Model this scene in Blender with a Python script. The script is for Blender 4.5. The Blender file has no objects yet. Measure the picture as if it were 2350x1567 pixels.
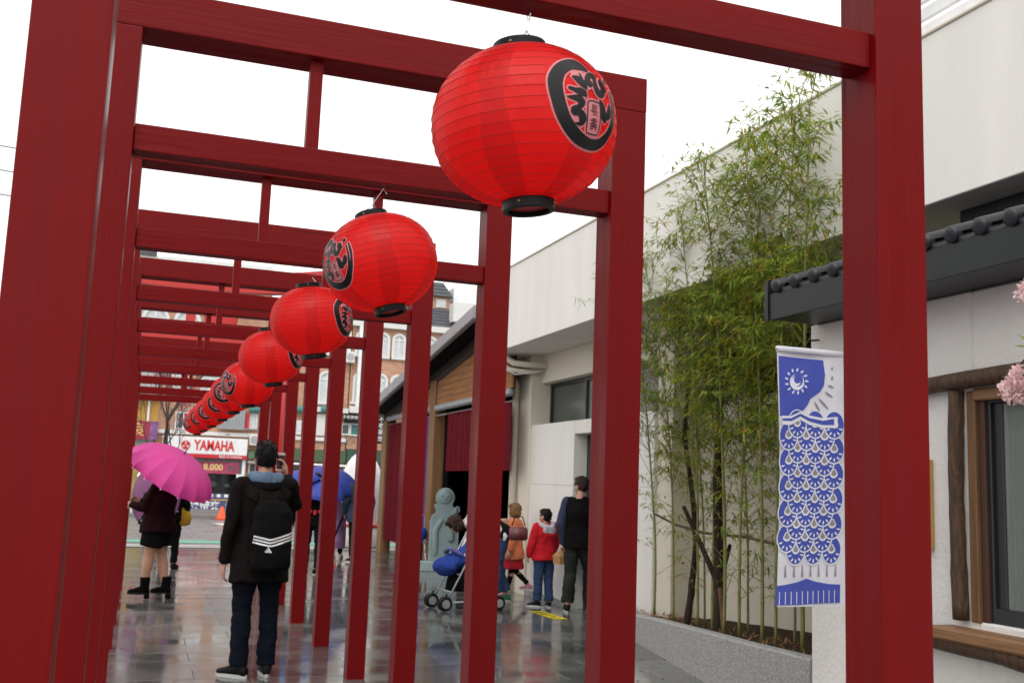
import bpy, bmesh, math, random
from mathutils import Vector, Matrix, Quaternion, noise
random.seed(7)
D = bpy.data; SC = bpy.context.scene; COL = SC.collection
V = Vector; R = math.radians; PI = math.pi

# ------------------------------------------------------------------ camera
cam = D.cameras.new('camera'); cam_o = D.objects.new('camera', cam); COL.objects.link(cam_o)
YAW, PITCH, ROLL = 0.3373, 0.14, 0.0378
fw = V((math.sin(YAW)*math.cos(PITCH), math.cos(YAW)*math.cos(PITCH), math.sin(PITCH)))
rt = V((math.cos(YAW), -math.sin(YAW), 0)); up = rt.cross(fw)
cr, sr = math.cos(ROLL), math.sin(ROLL)
rt2, up2 = cr*rt + sr*up, -sr*rt + cr*up
M = Matrix((rt2, up2, -fw)).transposed().to_4x4(); M.translation = V((0.1113, -2.1988, 1.4671))
cam_o.matrix_world = M
cam.sensor_width = 36; cam.lens = 36*2371.0/2350; cam.clip_start = .02; cam.clip_end = 500
cam.dof.use_dof = True; cam.dof.focus_distance = 3.2; cam.dof.aperture_fstop = 9
SC.camera = cam_o

# ------------------------------------------------------------------ overcast sky, soft sun, exposure
w = D.worlds.new('World'); SC.world = w; w.use_nodes = True
nt = w.node_tree; nt.nodes.clear()
sky = nt.nodes.new('ShaderNodeTexSky'); sky.sky_type = 'NISHITA'; sky.sun_disc = False
sky.sun_elevation = R(52); sky.sun_rotation = R(200); sky.dust_density = 4; sky.air_density = 1.0
hs = nt.nodes.new('ShaderNodeHueSaturation'); hs.inputs['Saturation'].default_value = .12
mx = nt.nodes.new('ShaderNodeMix'); mx.data_type = 'RGBA'; mx.inputs['Factor'].default_value = .72
mx.inputs['B'].default_value = (10.9, 10.75, 10.5, 1)
bg = nt.nodes.new('ShaderNodeBackground'); bg.inputs['Strength'].default_value = .11
ow = nt.nodes.new('ShaderNodeOutputWorld')
L = nt.links.new
L(sky.outputs[0], hs.inputs['Color']); L(hs.outputs[0], mx.inputs['A']); L(mx.outputs['Result'], bg.inputs['Color']); L(bg.outputs[0], ow.inputs[0])
sun = D.lights.new('sun', 'SUN'); sun.energy = .6; sun.angle = R(35); sun.color = (1, .97, .93)
sun_o = D.objects.new('sun', sun); COL.objects.link(sun_o)
az, el = R(200), R(52)
sd = V((math.sin(az)*math.cos(el), math.cos(az)*math.cos(el), math.sin(el)))
sun_o.rotation_euler = sd.to_track_quat('Z', 'Y').to_euler(); sun_o.location = (0, -5, 12)
SC.view_settings.view_transform = 'Standard'; SC.view_settings.look = 'None'; SC.view_settings.gamma = 1
SC.view_settings.use_curve_mapping = False; SC.view_settings.exposure = .56

# ------------------------------------------------------------------ materials
def mat(name, col, rough=.6, spec=.5, metal=0, var=.12, scale=6, bump=0, bscale=60, stretch=(1,1,1), coat=0, bdist=.01, trans=0, rvar=0, detail=4):
    m = D.materials.new(name); m.use_nodes = True
    n = m.node_tree; b = n.nodes['Principled BSDF']; l = n.links.new
    b.inputs['Roughness'].default_value = rough; b.inputs['Metallic'].default_value = metal
    b.inputs['Specular IOR Level'].default_value = spec
    b.inputs['Coat Weight'].default_value = coat; b.inputs['Coat Roughness'].default_value = .08
    tc = n.nodes.new('ShaderNodeTexCoord'); mp = n.nodes.new('ShaderNodeMapping'); mp.inputs['Scale'].default_value = stretch
    l(tc.outputs['Object'], mp.inputs['Vector'])
    nz = n.nodes.new('ShaderNodeTexNoise'); nz.inputs['Scale'].default_value = scale; nz.inputs['Detail'].default_value = detail
    l(mp.outputs[0], nz.inputs['Vector'])
    mix = n.nodes.new('ShaderNodeMix'); mix.data_type = 'RGBA'
    mix.inputs['A'].default_value = tuple(max(0, c*(1-var*1.6)) for c in col) + (1,)
    mix.inputs['B'].default_value = tuple(min(1, c*(1+var*1.6)) for c in col) + (1,)
    l(nz.outputs[0], mix.inputs['Factor']); l(mix.outputs['Result'], b.inputs['Base Color'])
    if rvar:
        mr = n.nodes.new('ShaderNodeMapRange'); mr.inputs['From Min'].default_value = .35; mr.inputs['From Max'].default_value = .65
        mr.inputs['To Min'].default_value = max(0, rough-rvar); mr.inputs['To Max'].default_value = min(1, rough+rvar)
        l(nz.outputs[0], mr.inputs['Value']); l(mr.outputs[0], b.inputs['Roughness'])
    if bump:
        nb = n.nodes.new('ShaderNodeTexNoise'); nb.inputs['Scale'].default_value = bscale; nb.inputs['Detail'].default_value = 5
        l(mp.outputs[0], nb.inputs['Vector'])
        bp = n.nodes.new('ShaderNodeBump'); bp.inputs['Strength'].default_value = bump; bp.inputs['Distance'].default_value = bdist
        l(nb.outputs[0], bp.inputs['Height']); l(bp.outputs[0], b.inputs['Normal'])
    if trans:
        tr = n.nodes.new('ShaderNodeBsdfTranslucent'); l(mix.outputs['Result'], tr.inputs['Color'])
        ms = n.nodes.new('ShaderNodeMixShader'); ms.inputs[0].default_value = trans
        out = n.nodes['Material Output']; l(b.outputs[0], ms.inputs[1]); l(tr.outputs[0], ms.inputs[2]); l(ms.outputs[0], out.inputs['Surface'])
    return m

def redwood(name, axis):
    st = {'z': (9, 9, .5), 'x': (.5, 9, 9), 'y': (9, .5, 9)}[axis]
    m = mat(name, (.158, .0026, .0036), .42, .13, var=.12, scale=2.2, stretch=st, bump=.35, bscale=9, bdist=.004, rvar=.1, detail=8)
    n = m.node_tree; l = n.links.new; b = n.nodes['Principled BSDF']
    # cracks and worn spots in the paint
    tc = n.nodes.new('ShaderNodeTexCoord'); mp = n.nodes.new('ShaderNodeMapping')
    mp.inputs['Scale'].default_value = {'z': (22, 22, .55), 'x': (.55, 22, 22), 'y': (22, .55, 22)}[axis]
    oi = n.nodes.new('ShaderNodeObjectInfo'); ad = n.nodes.new('ShaderNodeVectorMath'); ad.operation = 'ADD'
    sc = n.nodes.new('ShaderNodeVectorMath'); sc.operation = 'SCALE'; sc.inputs['Scale'].default_value = 37.
    cmb = n.nodes.new('ShaderNodeCombineXYZ')
    for i in range(3): l(oi.outputs['Random'], cmb.inputs[i])
    l(cmb.outputs[0], sc.inputs[0]); l(tc.outputs['Object'], mp.inputs['Vector']); l(mp.outputs[0], ad.inputs[0]); l(sc.outputs[0], ad.inputs[1])
    nz = n.nodes.new('ShaderNodeTexNoise'); nz.inputs['Scale'].default_value = 1.0; nz.inputs['Detail'].default_value = 2
    l(ad.outputs[0], nz.inputs['Vector'])
    rp = n.nodes.new('ShaderNodeValToRGB'); rp.color_ramp.elements[0].position = .235; rp.color_ramp.elements[1].position = .265
    l(nz.outputs[0], rp.inputs[0])
    src = b.inputs['Base Color'].links[0].from_socket
    mm = n.nodes.new('ShaderNodeMix'); mm.data_type = 'RGBA'; mm.inputs['A'].default_value = (.02, .001, .001, 1)
    l(rp.outputs[0], mm.inputs['Factor']); l(src, mm.inputs['B']); l(mm.outputs['Result'], b.inputs['Base Color'])
    # knots
    vz = n.nodes.new('ShaderNodeTexVoronoi'); vz.inputs['Scale'].default_value = .9
    mp2 = n.nodes.new('ShaderNodeMapping'); mp2.inputs['Scale'].default_value = {'z': (3, 3, 1.6), 'x': (1.6, 3, 3), 'y': (3, 1.6, 3)}[axis]
    ad2 = n.nodes.new('ShaderNodeVectorMath'); ad2.operation = 'ADD'
    l(tc.outputs['Object'], mp2.inputs['Vector']); l(mp2.outputs[0], ad2.inputs[0]); l(sc.outputs[0], ad2.inputs[1]); l(ad2.outputs[0], vz.inputs['Vector'])
    sn = n.nodes.new('ShaderNodeMath'); sn.operation = 'MULTIPLY'; sn.inputs[1].default_value = 55; l(vz.outputs['Distance'], sn.inputs[0])
    si = n.nodes.new('ShaderNodeMath'); si.operation = 'SINE'; l(sn.outputs[0], si.inputs[0])
    fo = n.nodes.new('ShaderNodeMapRange'); fo.inputs['From Min'].default_value = .05; fo.inputs['From Max'].default_value = .34
    fo.inputs['To Min'].default_value = 1; fo.inputs['To Max'].default_value = 0; l(vz.outputs['Distance'], fo.inputs['Value'])
    pm = n.nodes.new('ShaderNodeMath'); pm.operation = 'MULTIPLY'; l(si.outputs[0], pm.inputs[0]); l(fo.outputs[0], pm.inputs[1])
    old = b.inputs['Normal'].links[0].from_node
    b2 = n.nodes.new('ShaderNodeBump'); b2.inputs['Strength'].default_value = .16; b2.inputs['Distance'].default_value = .004
    l(pm.outputs[0], b2.inputs['Height']); l(old.outputs[0], b2.inputs['Normal']); l(b2.outputs[0], b.inputs['Normal'])
    return m

MZ, MX = redwood('red_paint_upright', 'z'), redwood('red_paint_beam', 'x')
M_BLACK = mat('black_plastic', (.006, .0065, .0065), .4, .22)
M_WHITE = mat('white_paint', (.78, .79, .8), .5)
M_PLASTER = mat('white_plaster', (.775, .76, .72), .85, .2, var=.07, scale=1.1, stretch=(2.5, 2.5, .5), detail=8, bump=.3, bscale=70, bdist=.006)
M_CREAM = mat('cream_plaster', (.70, .655, .55), .85, .2, var=.06, scale=1.5, bump=.2, bscale=60, bdist=.005)
M_STUCCO = mat('rough_stucco', (.75, .73, .695), .9, .2, var=.09, scale=2.2, detail=8, bump=.8, bscale=34, bdist=.008)
M_SLATE = mat('slate_metal', (.011, .0145, .0165), .4, .28, var=.15, scale=3)
M_TILE = mat('grey_roof_tile', (.020, .021, .026), .38, .45, var=.3, scale=9, bump=.2, bscale=60)
M_GLASSDK = mat('dark_glass', (.012, .016, .016), .06, .6)
M_FROST = mat('grey_green_glass', (.07, .085, .075), .25, .5)
M_FRAME = mat('dark_frame', (.018, .02, .021), .35)
M_WOOD = mat('weathered_wood', (.29, .125, .04), .7, .3, var=.3, scale=3, stretch=(4, .6, 8), bump=.3, bscale=8)
M_WOODP = mat('wood_post', (.22, .115, .05), .7, .3, var=.35, scale=3, stretch=(8, 8, .6), bump=.3, bscale=8)
M_LOG = mat('dark_log', (.06, .032, .016), .6, .4, var=.95, scale=9, stretch=(4, 4, 1), bump=1, bscale=12, bdist=.02, detail=8)
M_LOGY = mat('sill_wood', (.23, .12, .055), .55, .4, var=.35, scale=4, stretch=(9, .8, 9), bump=.4, bscale=6)
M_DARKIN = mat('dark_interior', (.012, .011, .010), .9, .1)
M_METAL = mat('grey_metal', (.38, .39, .41), .35, .5, metal=.6)
M_GUTTER = mat('grey_gutter', (.30, .31, .325), .45, .5, metal=.25)
M_GRANITE = mat('granite_kerb', (.27, .27, .265), .8, .3, var=.95, scale=75, bump=.5, bscale=70, detail=2)
M_SOIL = mat('planter_soil', (.06, .04, .025), .95, .1, var=.5, scale=20, bump=1, bscale=40, bdist=.02)
M_CURT = mat('maroon_cloth', (.125, .008, .014), .85, .1, var=.15, scale=12, trans=.1)
M_GRASSG = mat('green_board', (.06, .10, .045), .5)
M_ASPHALT = mat('wet_asphalt', (.19, .195, .21), .3, .5, var=.12, scale=1.2, bump=.2, bscale=70, rvar=.12)
M_PAVE = mat('far_pavement', (.17, .165, .16), .4, .5, var=.2, scale=1.5)
M_GREENL = mat('green_road_paint', (.10, .42, .30), .45)
M_WLINE = mat('white_road_paint', (.7, .71, .72), .5, var=.2)
M_SKIN = mat('skin', (.50, .27, .18), .5, .4, var=.08, scale=14)
M_HAIRB = mat('black_hair', (.005, .004, .004), .5, .2, var=.4, scale=30, bump=.8, bscale=90, stretch=(1, 1, .25))
M_HAIRR = mat('dark_brown_hair', (.028, .012, .008), .5, .25, var=.4, scale=30, bump=.8, bscale=90, stretch=(1, 1, .25))
M_HAIRO = mat('light_brown_hair', (.17, .085, .03), .5, .3, var=.4, scale=30, bump=.8, bscale=90, stretch=(1, 1, .25))
M_EYE = mat('eye', (.02, .015, .01), .15)
M_LIP = mat('lips', (.35, .1, .09), .5)
M_STEEL = mat('bright_steel', (.6, .6, .6), .25, .5, metal=1)
M_BRASS = mat('brass', (.25, .18, .07), .35, .5, metal=.8)

def cloth(name, col, **k):
    k.setdefault('bump', .35); k.setdefault('bscale', 300); k.setdefault('bdist', .002); k.setdefault('var', .15)
    return mat(name, col, .9, .08, scale=5, **k)

# ------------------------------------------------------------------ helpers
def tag(o, label=None, cat=None, group=None, kind=None):
    if label: o['label'] = label
    if cat: o['category'] = cat
    if group: o['group'] = group
    if kind: o['kind'] = kind
    return o
def thing(name, label, cat, loc=(0,0,0), rz=0, group=None):
    o = D.objects.new(name, None); COL.objects.link(o); o.empty_display_size = .1
    o.location = loc; o.rotation_euler = (0, 0, rz)
    return tag(o, label, cat, group)
def finish(me, smooth):
    if smooth:
        for p in me.polygons: p.use_smooth = True
def obj(name, bm, m, parent=None, smooth=False, loc=None, kind=None, auto=None):
    me = D.meshes.new(name)
    if bm.faces:
        bmesh.ops.recalc_face_normals(bm, faces=bm.faces[:])
    bm.to_mesh(me); bm.free()
    finish(me, smooth)
    for mm in (m if isinstance(m, (list, tuple)) else [m]): me.materials.append(mm)
    return link(name, me, parent, loc, kind)
def link(name, me, parent=None, loc=None, kind=None):
    o = D.objects.new(name, me); COL.objects.link(o)
    if parent is not None: o.parent = parent
    if loc is not None: o.location = loc
    if kind: o['kind'] = kind
    return o
def BM(): return bmesh.new()
def box(bm, a, b, bev=0, seg=1):
    a, b = V(a), V(b)
    c = (a+b)/2; s = b-a
    g = bmesh.ops.create_cube(bm, size=1, matrix=Matrix.Translation(c) @ Matrix.Diagonal((abs(s.x), abs(s.y), abs(s.z), 1)))
    if bev:
        es = list({e for v in g['verts'] for e in v.link_edges})
        bmesh.ops.bevel(bm, geom=es, offset=bev, segments=seg, affect='EDGES', profile=.7)
    return bm
def bx(a, b, bev=0, seg=1): return box(BM(), a, b, bev, seg)
def centred(name, a, b, m, parent=None, bev=0, kind=None):
    """box whose object origin sits at its own centre"""
    a, b = V(a), V(b); c = (a+b)/2
    return obj(name, bx(a-c, b-c, bev), m, parent, loc=c, kind=kind)
def frames(pts):
    pts = [V(p) for p in pts]; T = []
    for i in range(len(pts)):
        a = pts[max(0, i-1)]; b = pts[min(len(pts)-1, i+1)]
        T.append((b-a).normalized())
    n = T[0].orthogonal().normalized(); out = []
    for i, t in enumerate(T):
        n = (n - t*n.dot(t)).normalized(); out.append((pts[i], t, n, t.cross(n)))
    return out
def ring_faces(bm, A, B):
    n = len(A)
    for i in range(n): bm.faces.new((A[i], A[(i+1) % n], B[(i+1) % n], B[i]))
def tube(bm, pts, rad, n=10, caps=True, dome=False):
    F = frames(pts); rs = rad if isinstance(rad, (list, tuple)) else [rad]*len(pts); prev = None
    rings = []
    if dome:
        for a in (80, 55, 28):
            p, t, u, v = F[0]; rings.append((p - t*rs[0]*math.sin(R(a)), u, v, rs[0]*math.cos(R(a))))
    for (p, t, u, v), r in zip(F, rs): rings.append((p, u, v, r))
    if dome:
        for a in (28, 55, 80):
            p, t, u, v = F[-1]; rings.append((p + t*rs[-1]*math.sin(R(a)), u, v, rs[-1]*math.cos(R(a))))
    first = None
    for p, u, v, r in rings:
        vs = [bm.verts.new(p + (u*math.cos(2*PI*i/n) + v*math.sin(2*PI*i/n))*r) for i in range(n)]
        if prev: ring_faces(bm, prev, vs)
        else: first = vs
        prev = vs
    if caps or dome:
        bm.faces.new(first[::-1]); bm.faces.new(prev)
    return bm
def lathe(bm, prof, n=32, c=(0,0,0), closed=False):
    """prof: list of (r, z)"""
    c = V(c); prev = first = None
    for r, z in prof:
        vs = [bm.verts.new(c + V((r*math.cos(2*PI*i/n), r*math.sin(2*PI*i/n), z))) for i in range(n)]
        if prev: ring_faces(bm, prev, vs)
        else: first = vs
        prev = vs
    if closed: ring_faces(bm, prev, first)
    return bm, first, prev
def ball(bm, c, r, sub=2):
    r = r if isinstance(r, (tuple, list)) else (r, r, r)
    bmesh.ops.create_icosphere(bm, subdivisions=sub, radius=1, matrix=Matrix.Translation(V(c)) @ Matrix.Diagonal((*r, 1)))
    return bm
def eloft(bm, secs, n=20):
    """closed loft of elliptical sections: (centre, right vector, depth vector) with radii baked in"""
    prev = first = None
    for c, a, b in secs:
        c, a, b = V(c), V(a), V(b)
        vs = [bm.verts.new(c + a*math.cos(2*PI*i/n) + b*math.sin(2*PI*i/n)) for i in range(n)]
        if prev: ring_faces(bm, prev, vs)
        else: first = vs
        prev = vs
    bm.faces.new(first[::-1]); bm.faces.new(prev)
    return bm
def remesh(bm, voxel, smooth=6, noise_amp=0, nscale=(6,6,6), seed=0):
    """union of overlapping closed pieces -> one continuous surface"""
    me = D.meshes.new('tmp'); bmesh.ops.recalc_face_normals(bm, faces=bm.faces[:]); bm.to_mesh(me); bm.free()
    o = D.objects.new('tmp', me); COL.objects.link(o)
    md = o.modifiers.new('r', 'REMESH'); md.mode = 'VOXEL'; md.voxel_size = voxel
    if smooth:
        s = o.modifiers.new('s', 'SMOOTH'); s.iterations = smooth; s.factor = .5
    dg = bpy.context.evaluated_depsgraph_get(); dg.update()
    res = D.meshes.new_from_object(o.evaluated_get(dg))
    D.objects.remove(o); D.meshes.remove(me)
    if noise_amp:
        res.update()
        nv = [v.normal.copy() for v in res.vertices]
        for v, nn in zip(res.vertices, nv):
            p = V((v.co.x*nscale[0]+seed, v.co.y*nscale[1], v.co.z*nscale[2]))
            k = noise.noise(p) + .5*noise.noise(p*2.1)
            v.co += nn*k*noise_amp
    finish(res, True)
    return res
def blob(name, bm, voxel, m, parent, smooth=6, noise_amp=0, nscale=(6,6,6), seed=0):
    me = remesh(bm, voxel, smooth, noise_amp, nscale, seed); me.name = name; me.materials.append(m)
    return link(name, me, parent)
def text(name, s, size, m, loc, rot, parent=None, ext=.004, align='CENTER', sx=1, bold=0):
    cu = D.curves.new('t', 'FONT'); cu.body = s; cu.size = size; cu.extrude = ext; cu.align_x = align; cu.align_y = 'CENTER'
    cu.offset = bold; cu.resolution_u = 3
    o = D.objects.new('t', cu); COL.objects.link(o)
    dg = bpy.context.evaluated_depsgraph_get(); dg.update()
    me = D.meshes.new_from_object(o.evaluated_get(dg)); D.objects.remove(o); D.curves.remove(cu)
    me.materials.clear(); me.materials.append(m)
    q = link(name, me, parent); q.location = loc; q.rotation_euler = rot; q.scale = (sx, 1, 1)
    return q
def copy_tree(o, parent=None):
    c = o.copy(); COL.objects.link(c)
    if parent is not None: c.parent = parent
    for ch in list(o.children): copy_tree(ch, c)
    return c
# ================================================================== SETTING: ground, plaza tiles, street
WET = mat('wet_stone_tile', (.105, .107, .104), .15, .55, var=.3, scale=1.6, bump=.12, bscale=7, bdist=.006, coat=.35, rvar=.13, detail=6)
def wet_tile():
    m = WET; n = m.node_tree; l = n.links.new
    # every stone its own place in the noise
    b = n.nodes['Principled BSDF']
    geo = n.nodes.new('ShaderNodeNewGeometry')
    for nd in n.nodes:
        if nd.type == 'MAPPING': l(geo.outputs['Position'], nd.inputs['Vector'])
    oi = n.nodes.new('ShaderNodeObjectInfo')
    hs = n.nodes.new('ShaderNodeHueSaturation'); mr = n.nodes.new('ShaderNodeMapRange')
    mr.inputs['To Min'].default_value = .75; mr.inputs['To Max'].default_value = 1.3
    l(oi.outputs['Random'], mr.inputs['Value']); l(mr.outputs[0], hs.inputs['Value'])
    src = b.inputs['Base Color'].links[0].from_socket
    l(src, hs.inputs['Color']); l(hs.outputs[0], b.inputs['Base Color'])
wet_tile()
M_JOINT = mat('dark_joint', (.03, .03, .03), .3, .5)
def sheet(name, x0, x1, y0, y1, z, m, kind='structure'):
    bm = BM(); vs = [bm.verts.new(p) for p in ((x0,y0,z),(x1,y0,z),(x1,y1,z),(x0,y1,z))]; bm.faces.new(vs)
    return obj(name, bm, m, kind=kind)
sheet('ground', -150, 150, -40, 260, -.02, M_ASPHALT)
plaza = sheet('plaza_paving', -8, 6.6, -5, 20.3, -.008, M_JOINT)
# single stones: shared meshes, joints open, each very slightly out of level
TW, TD = .80, .40
tile_meshes = []
for k in range(4):
    bm = bx((-TW/2+.0018, -TD/2+.0018, -.02), (TW/2-.0018, TD/2-.0018, 0), .002)
    me = D.meshes.new('paving_stone'); bm.to_mesh(me); bm.free(); me.materials.append(WET); tile_meshes.append(me)
stones = []
for j in range(int(25.2/TD)):
    for i in range(18):
        x = -7.8 + TW*(i+.5) + (TW/2 if j % 2 else 0); y = -4.9 + TD*(j+.5)
        stones.append((x, y))
def seen(p):
    d = V((p[0], p[1], 0)) - M.translation
    z = d.dot(fw); 
    if z < .3: return None
    px, py = d.dot(rt2)/z*2371+1175, 783-d.dot(up2)/z*2371
    return z if (-60 < px < 2400 and py < 1640) else None
vis = sorted([(seen(p), p) for p in stones if seen(p) and -1.6 < p[0] < 5.6])
single = {p for _, p in vis[:300]}
for p in single:
    o = link('paving_stone', random.choice(tile_meshes), plaza, (p[0], p[1], random.uniform(-.0012, .0012)))
    o.rotation_euler = (random.uniform(-.0022, .0022), random.uniform(-.0016, .0016), 0)
bm = BM()
for p in stones:
    if p not in single:
        box(bm, (p[0]-TW/2+.0018, p[1]-TD/2+.0018, -.02), (p[0]+TW/2-.0018, p[1]+TD/2-.0018, random.uniform(-.0012, .0012)))
obj('paving_stones', bm, WET, plaza, kind='stuff')
# street
sheet('kerb_line', -60, 60, 20.35, 20.75, .002, mat('pale_kerb', (.36, .36, .36), .5), 'structure')
sheet('green_strip', -60, 60, 22.1, 23.0, -.012, M_GREENL)
sheet('road', -120, 120, 23.0, 35.2, -.016, M_ASPHALT)
obj('pavement', bx((-60, 35.6, -.3), (60, 46, .1)), M_PAVE, kind='structure')
def mark(pts, name='road_line'):
    bm = BM(); bm.faces.new([bm.verts.new((x, y, -.008)) for x, y in pts]); obj(name, bm, M_WLINE, kind='structure')
mark([(2.35, 32.2), (2.75, 32.2), (3.1, 29.8), (2.85, 29.8)])
mark([(2.9, 34.1), (6.4, 34.1), (6.4, 33.4), (3.1, 33.4)])
mark([(-.9, 33.0), (-.4, 33.0), (-.75, 27.5), (-1.15, 27.5)])
mark([(-30, 21.2), (40, 21.2), (40, 21.05), (-30, 21.05)])

# yellow safety sticker on the plaza
st = thing('floor_sticker', 'yellow warning sticker stuck on the wet floor beside the boy', 'sticker', (4.745, 9.36, .003), R(2))
obj('sheet', bx((-.085, -.36, 0), (.085, .36, .002)), mat('yellow_vinyl', (.75, .6, .02), .4), st)
text('lettering', '小心地滑', .15, M_BLACK, (0, 0, .003), (0, 0, R(90)), st, .0003)

# ================================================================== RED GATES
YK = [-.2652, 1.2218, 2.7403, 4.2642, 5.7382, 7.3066, 8.8339, 10.3835, 11.9781, 13.3277]
W, PW, PD = 1.6837, .137, .1334
ORD = ['nearest red timber gate, framing the whole view with the big lantern', 'second red timber gate from the camera, its top beam crossing the sky',
       'third red timber gate from the camera, in front of the wooden hall', 'fourth red timber gate from the camera, right post left of the stroller',
       'fifth red timber gate from the camera, right post before the navy jacket', 'sixth red timber gate from the camera, beside the man taking a photo',
       'seventh red timber gate from the camera, right post beside the photographing man', 'eighth red timber gate from the camera, mostly behind the photographing man',
       'ninth red timber gate, last but one before the street', 'tenth and farthest red timber gate, nearest the street']
post_me, tie_me, top_me, strut_me = None, None, None, None
def part_mesh(a, b, m, bev):
    a, b = V(a), V(b); c = (a+b)/2
    bm = bx(a-c, b-c, bev, 2); bmesh.ops.recalc_face_normals(bm, faces=bm.faces[:])
    me = D.meshes.new('part'); bm.to_mesh(me); bm.free(); me.materials.append(m); return me, c
posts = [part_mesh((-PW, 0, -.05), (0, PD, 2.9028), MZ, .005), part_mesh((W, 0, -.05), (W+PW, PD, 2.9028), MZ, .005)]
top = part_mesh((-PW-.001, -.001, 2.9030), (W+PW+.001, .154, 3.0392), MX, .005)
tie = part_mesh((.001, .0204, 2.496), (W-.001, .101, 2.5849), MX, .004)
struts = [part_mesh((x-.022, .035, 2.585), (x+.022, .082, 2.9025), MZ, .003) for x in (W/3+.01, 2*W/3)]
jit = random.Random(3)
for k, y in enumerate(YK):
    g = thing('red_gate', ORD[k], 'gate', (0, y, 0), 0, 'red timber gates in a row')
    for n_, (me, c) in (('post', posts[0]), ('post', posts[1]), ('top_beam', top), ('tie_beam', tie), ('strut', struts[0]), ('strut', struts[1])):
        o = link(n_, me, g, c)
        o.rotation_euler = (0, 0, 0)
    if k == 0: g.children[0].location.x -= .004

# ================================================================== LANTERNS
def lantern_paper():
    m = D.materials.new('red_lantern_cloth'); m.use_nodes = True
    n = m.node_tree; l = n.links.new; b = n.nodes['Principled BSDF']; out = n.nodes['Material Output']
    tc = n.nodes.new('ShaderNodeTexCoord'); sp = n.nodes.new('ShaderNodeSeparateXYZ'); l(tc.outputs['Object'], sp.inputs[0])
    at = n.nodes.new('ShaderNodeMath'); at.operation = 'ARCTAN2'; l(sp.outputs['Y'], at.inputs[0]); l(sp.outputs['X'], at.inputs[1])
    ml = n.nodes.new('ShaderNodeMath'); ml.operation = 'MULTIPLY'; ml.inputs[1].default_value = 6/(2*PI)*1; l(at.outputs[0], ml.inputs[0])
    fr = n.nodes.new('ShaderNodeMath'); fr.operation = 'FRACT'; l(ml.outputs[0], fr.inputs[0])
    ad = n.nodes.new('ShaderNodeMath'); ad.operation = 'SUBTRACT'; ad.inputs[1].default_value = .5; l(fr.outputs[0], ad.inputs[0])
    ab = n.nodes.new('ShaderNodeMath'); ab.operation = 'ABSOLUTE'; l(ad.outputs[0], ab.inputs[0])
    # a doubled strip where two cloth panels overlap, wider towards the waist
    zz = n.nodes.new('ShaderNodeMapRange'); zz.inputs['From Min'].default_value = 0; zz.inputs['From Max'].default_value = .17
    zz.inputs['To Min'].default_value = .385; zz.inputs['To Max'].default_value = .24
    az_ = n.nodes.new('ShaderNodeMath'); az_.operation = 'ABSOLUTE'; l(sp.outputs['Z'], az_.inputs[0]); l(az_.outputs[0], zz.inputs['Value'])
    lt = n.nodes.new('ShaderNodeMath'); lt.operation = 'SUBTRACT'; l(ab.outputs[0], lt.inputs[0]); l(zz.outputs[0], lt.inputs[1])
    st_ = n.nodes.new('ShaderNodeMapRange'); st_.inputs['From Min'].default_value = -.012; st_.inputs['From Max'].default_value = .012; l(lt.outputs[0], st_.inputs['Value'])
    c1 = n.nodes.new('ShaderNodeMix'); c1.data_type = 'RGBA'
    c1.inputs['A'].default_value = (1.0, .042, .034, 1); c1.inputs['B'].default_value = (.74, .012, .011, 1); l(st_.outputs[0], c1.inputs['Factor'])
    tr = n.nodes.new('ShaderNodeBsdfTranslucent'); l(c1.outputs['Result'], tr.inputs['Color'])
    b.inputs['Base Color'].default_value = (1.0, .036, .034, 1); b.inputs['Roughness'].default_value = .32; b.inputs['Specular IOR Level'].default_value = .5
    mp = n.nodes.new('ShaderNodeMapping'); mp.inputs['Scale'].default_value = (1, 1, .35); l(tc.outputs['Object'], mp.inputs['Vector'])
    nz = n.nodes.new('ShaderNodeTexNoise'); nz.inputs['Scale'].default_value = 45; nz.inputs['Detail'].default_value = 6; l(mp.outputs[0], nz.inputs['Vector'])
    bp = n.nodes.new('ShaderNodeBump'); bp.inputs['Strength'].default_value = .8; bp.inputs['Distance'].default_value = .005
    l(nz.outputs[0], bp.inputs['Height']); l(bp.outputs[0], b.inputs['Normal'])
    ms = n.nodes.new('ShaderNodeMixShader'); ms.inputs[0].default_value = .70
    l(b.outputs[0], ms.inputs[1]); l(tr.outputs[0], ms.inputs[2]); l(ms.outputs[0], out.inputs['Surface'])
    return m
M_LAN = lantern_paper()
M_RIB = mat('rib_wire', (.34, .008, .008), .6)
M_INK = mat('black_ink', (.004, .0045, .005), .35, .3, bump=.6, bscale=30, stretch=(1, 1, .3), bdist=.003)
M_PINK = mat('pale_pink_print', (.74, .30, .33), .5, .3, trans=.3)
RB, HB, RO = .197, .161, .054
def lan_r(z):
    t = min(1, abs(z)/HB)
    return RO + (RB-RO)*(1-t**2.25)**.62
NR = 22
zs = [ -HB*math.cos(PI*i/NR)*(1-.12*math.sin(PI*i/NR)**2) if False else HB*math.sin(PI*(i/NR-.5)) for i in range(NR+1)]
def lantern_body():
    prof = []
    for i in range(NR):
        for q in range(4):
            z = zs[i] + (zs[i+1]-zs[i])*q/4
            prof.append((lan_r(z) - .0005*math.sin(PI*q/4), z))
    prof.append((RO, HB))
    bm = BM(); lathe(bm, prof, 72)
    for v in bm.verts:
        k = noise.noise(v.co*14)*.0012; r = v.co.xy.length
        v.co.x *= 1+k/r; v.co.y *= 1+k/r
    me = D.meshes.new('shade'); bm.to_mesh(me); bm.free(); finish(me, True); me.materials.append(M_LAN); return me
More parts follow.
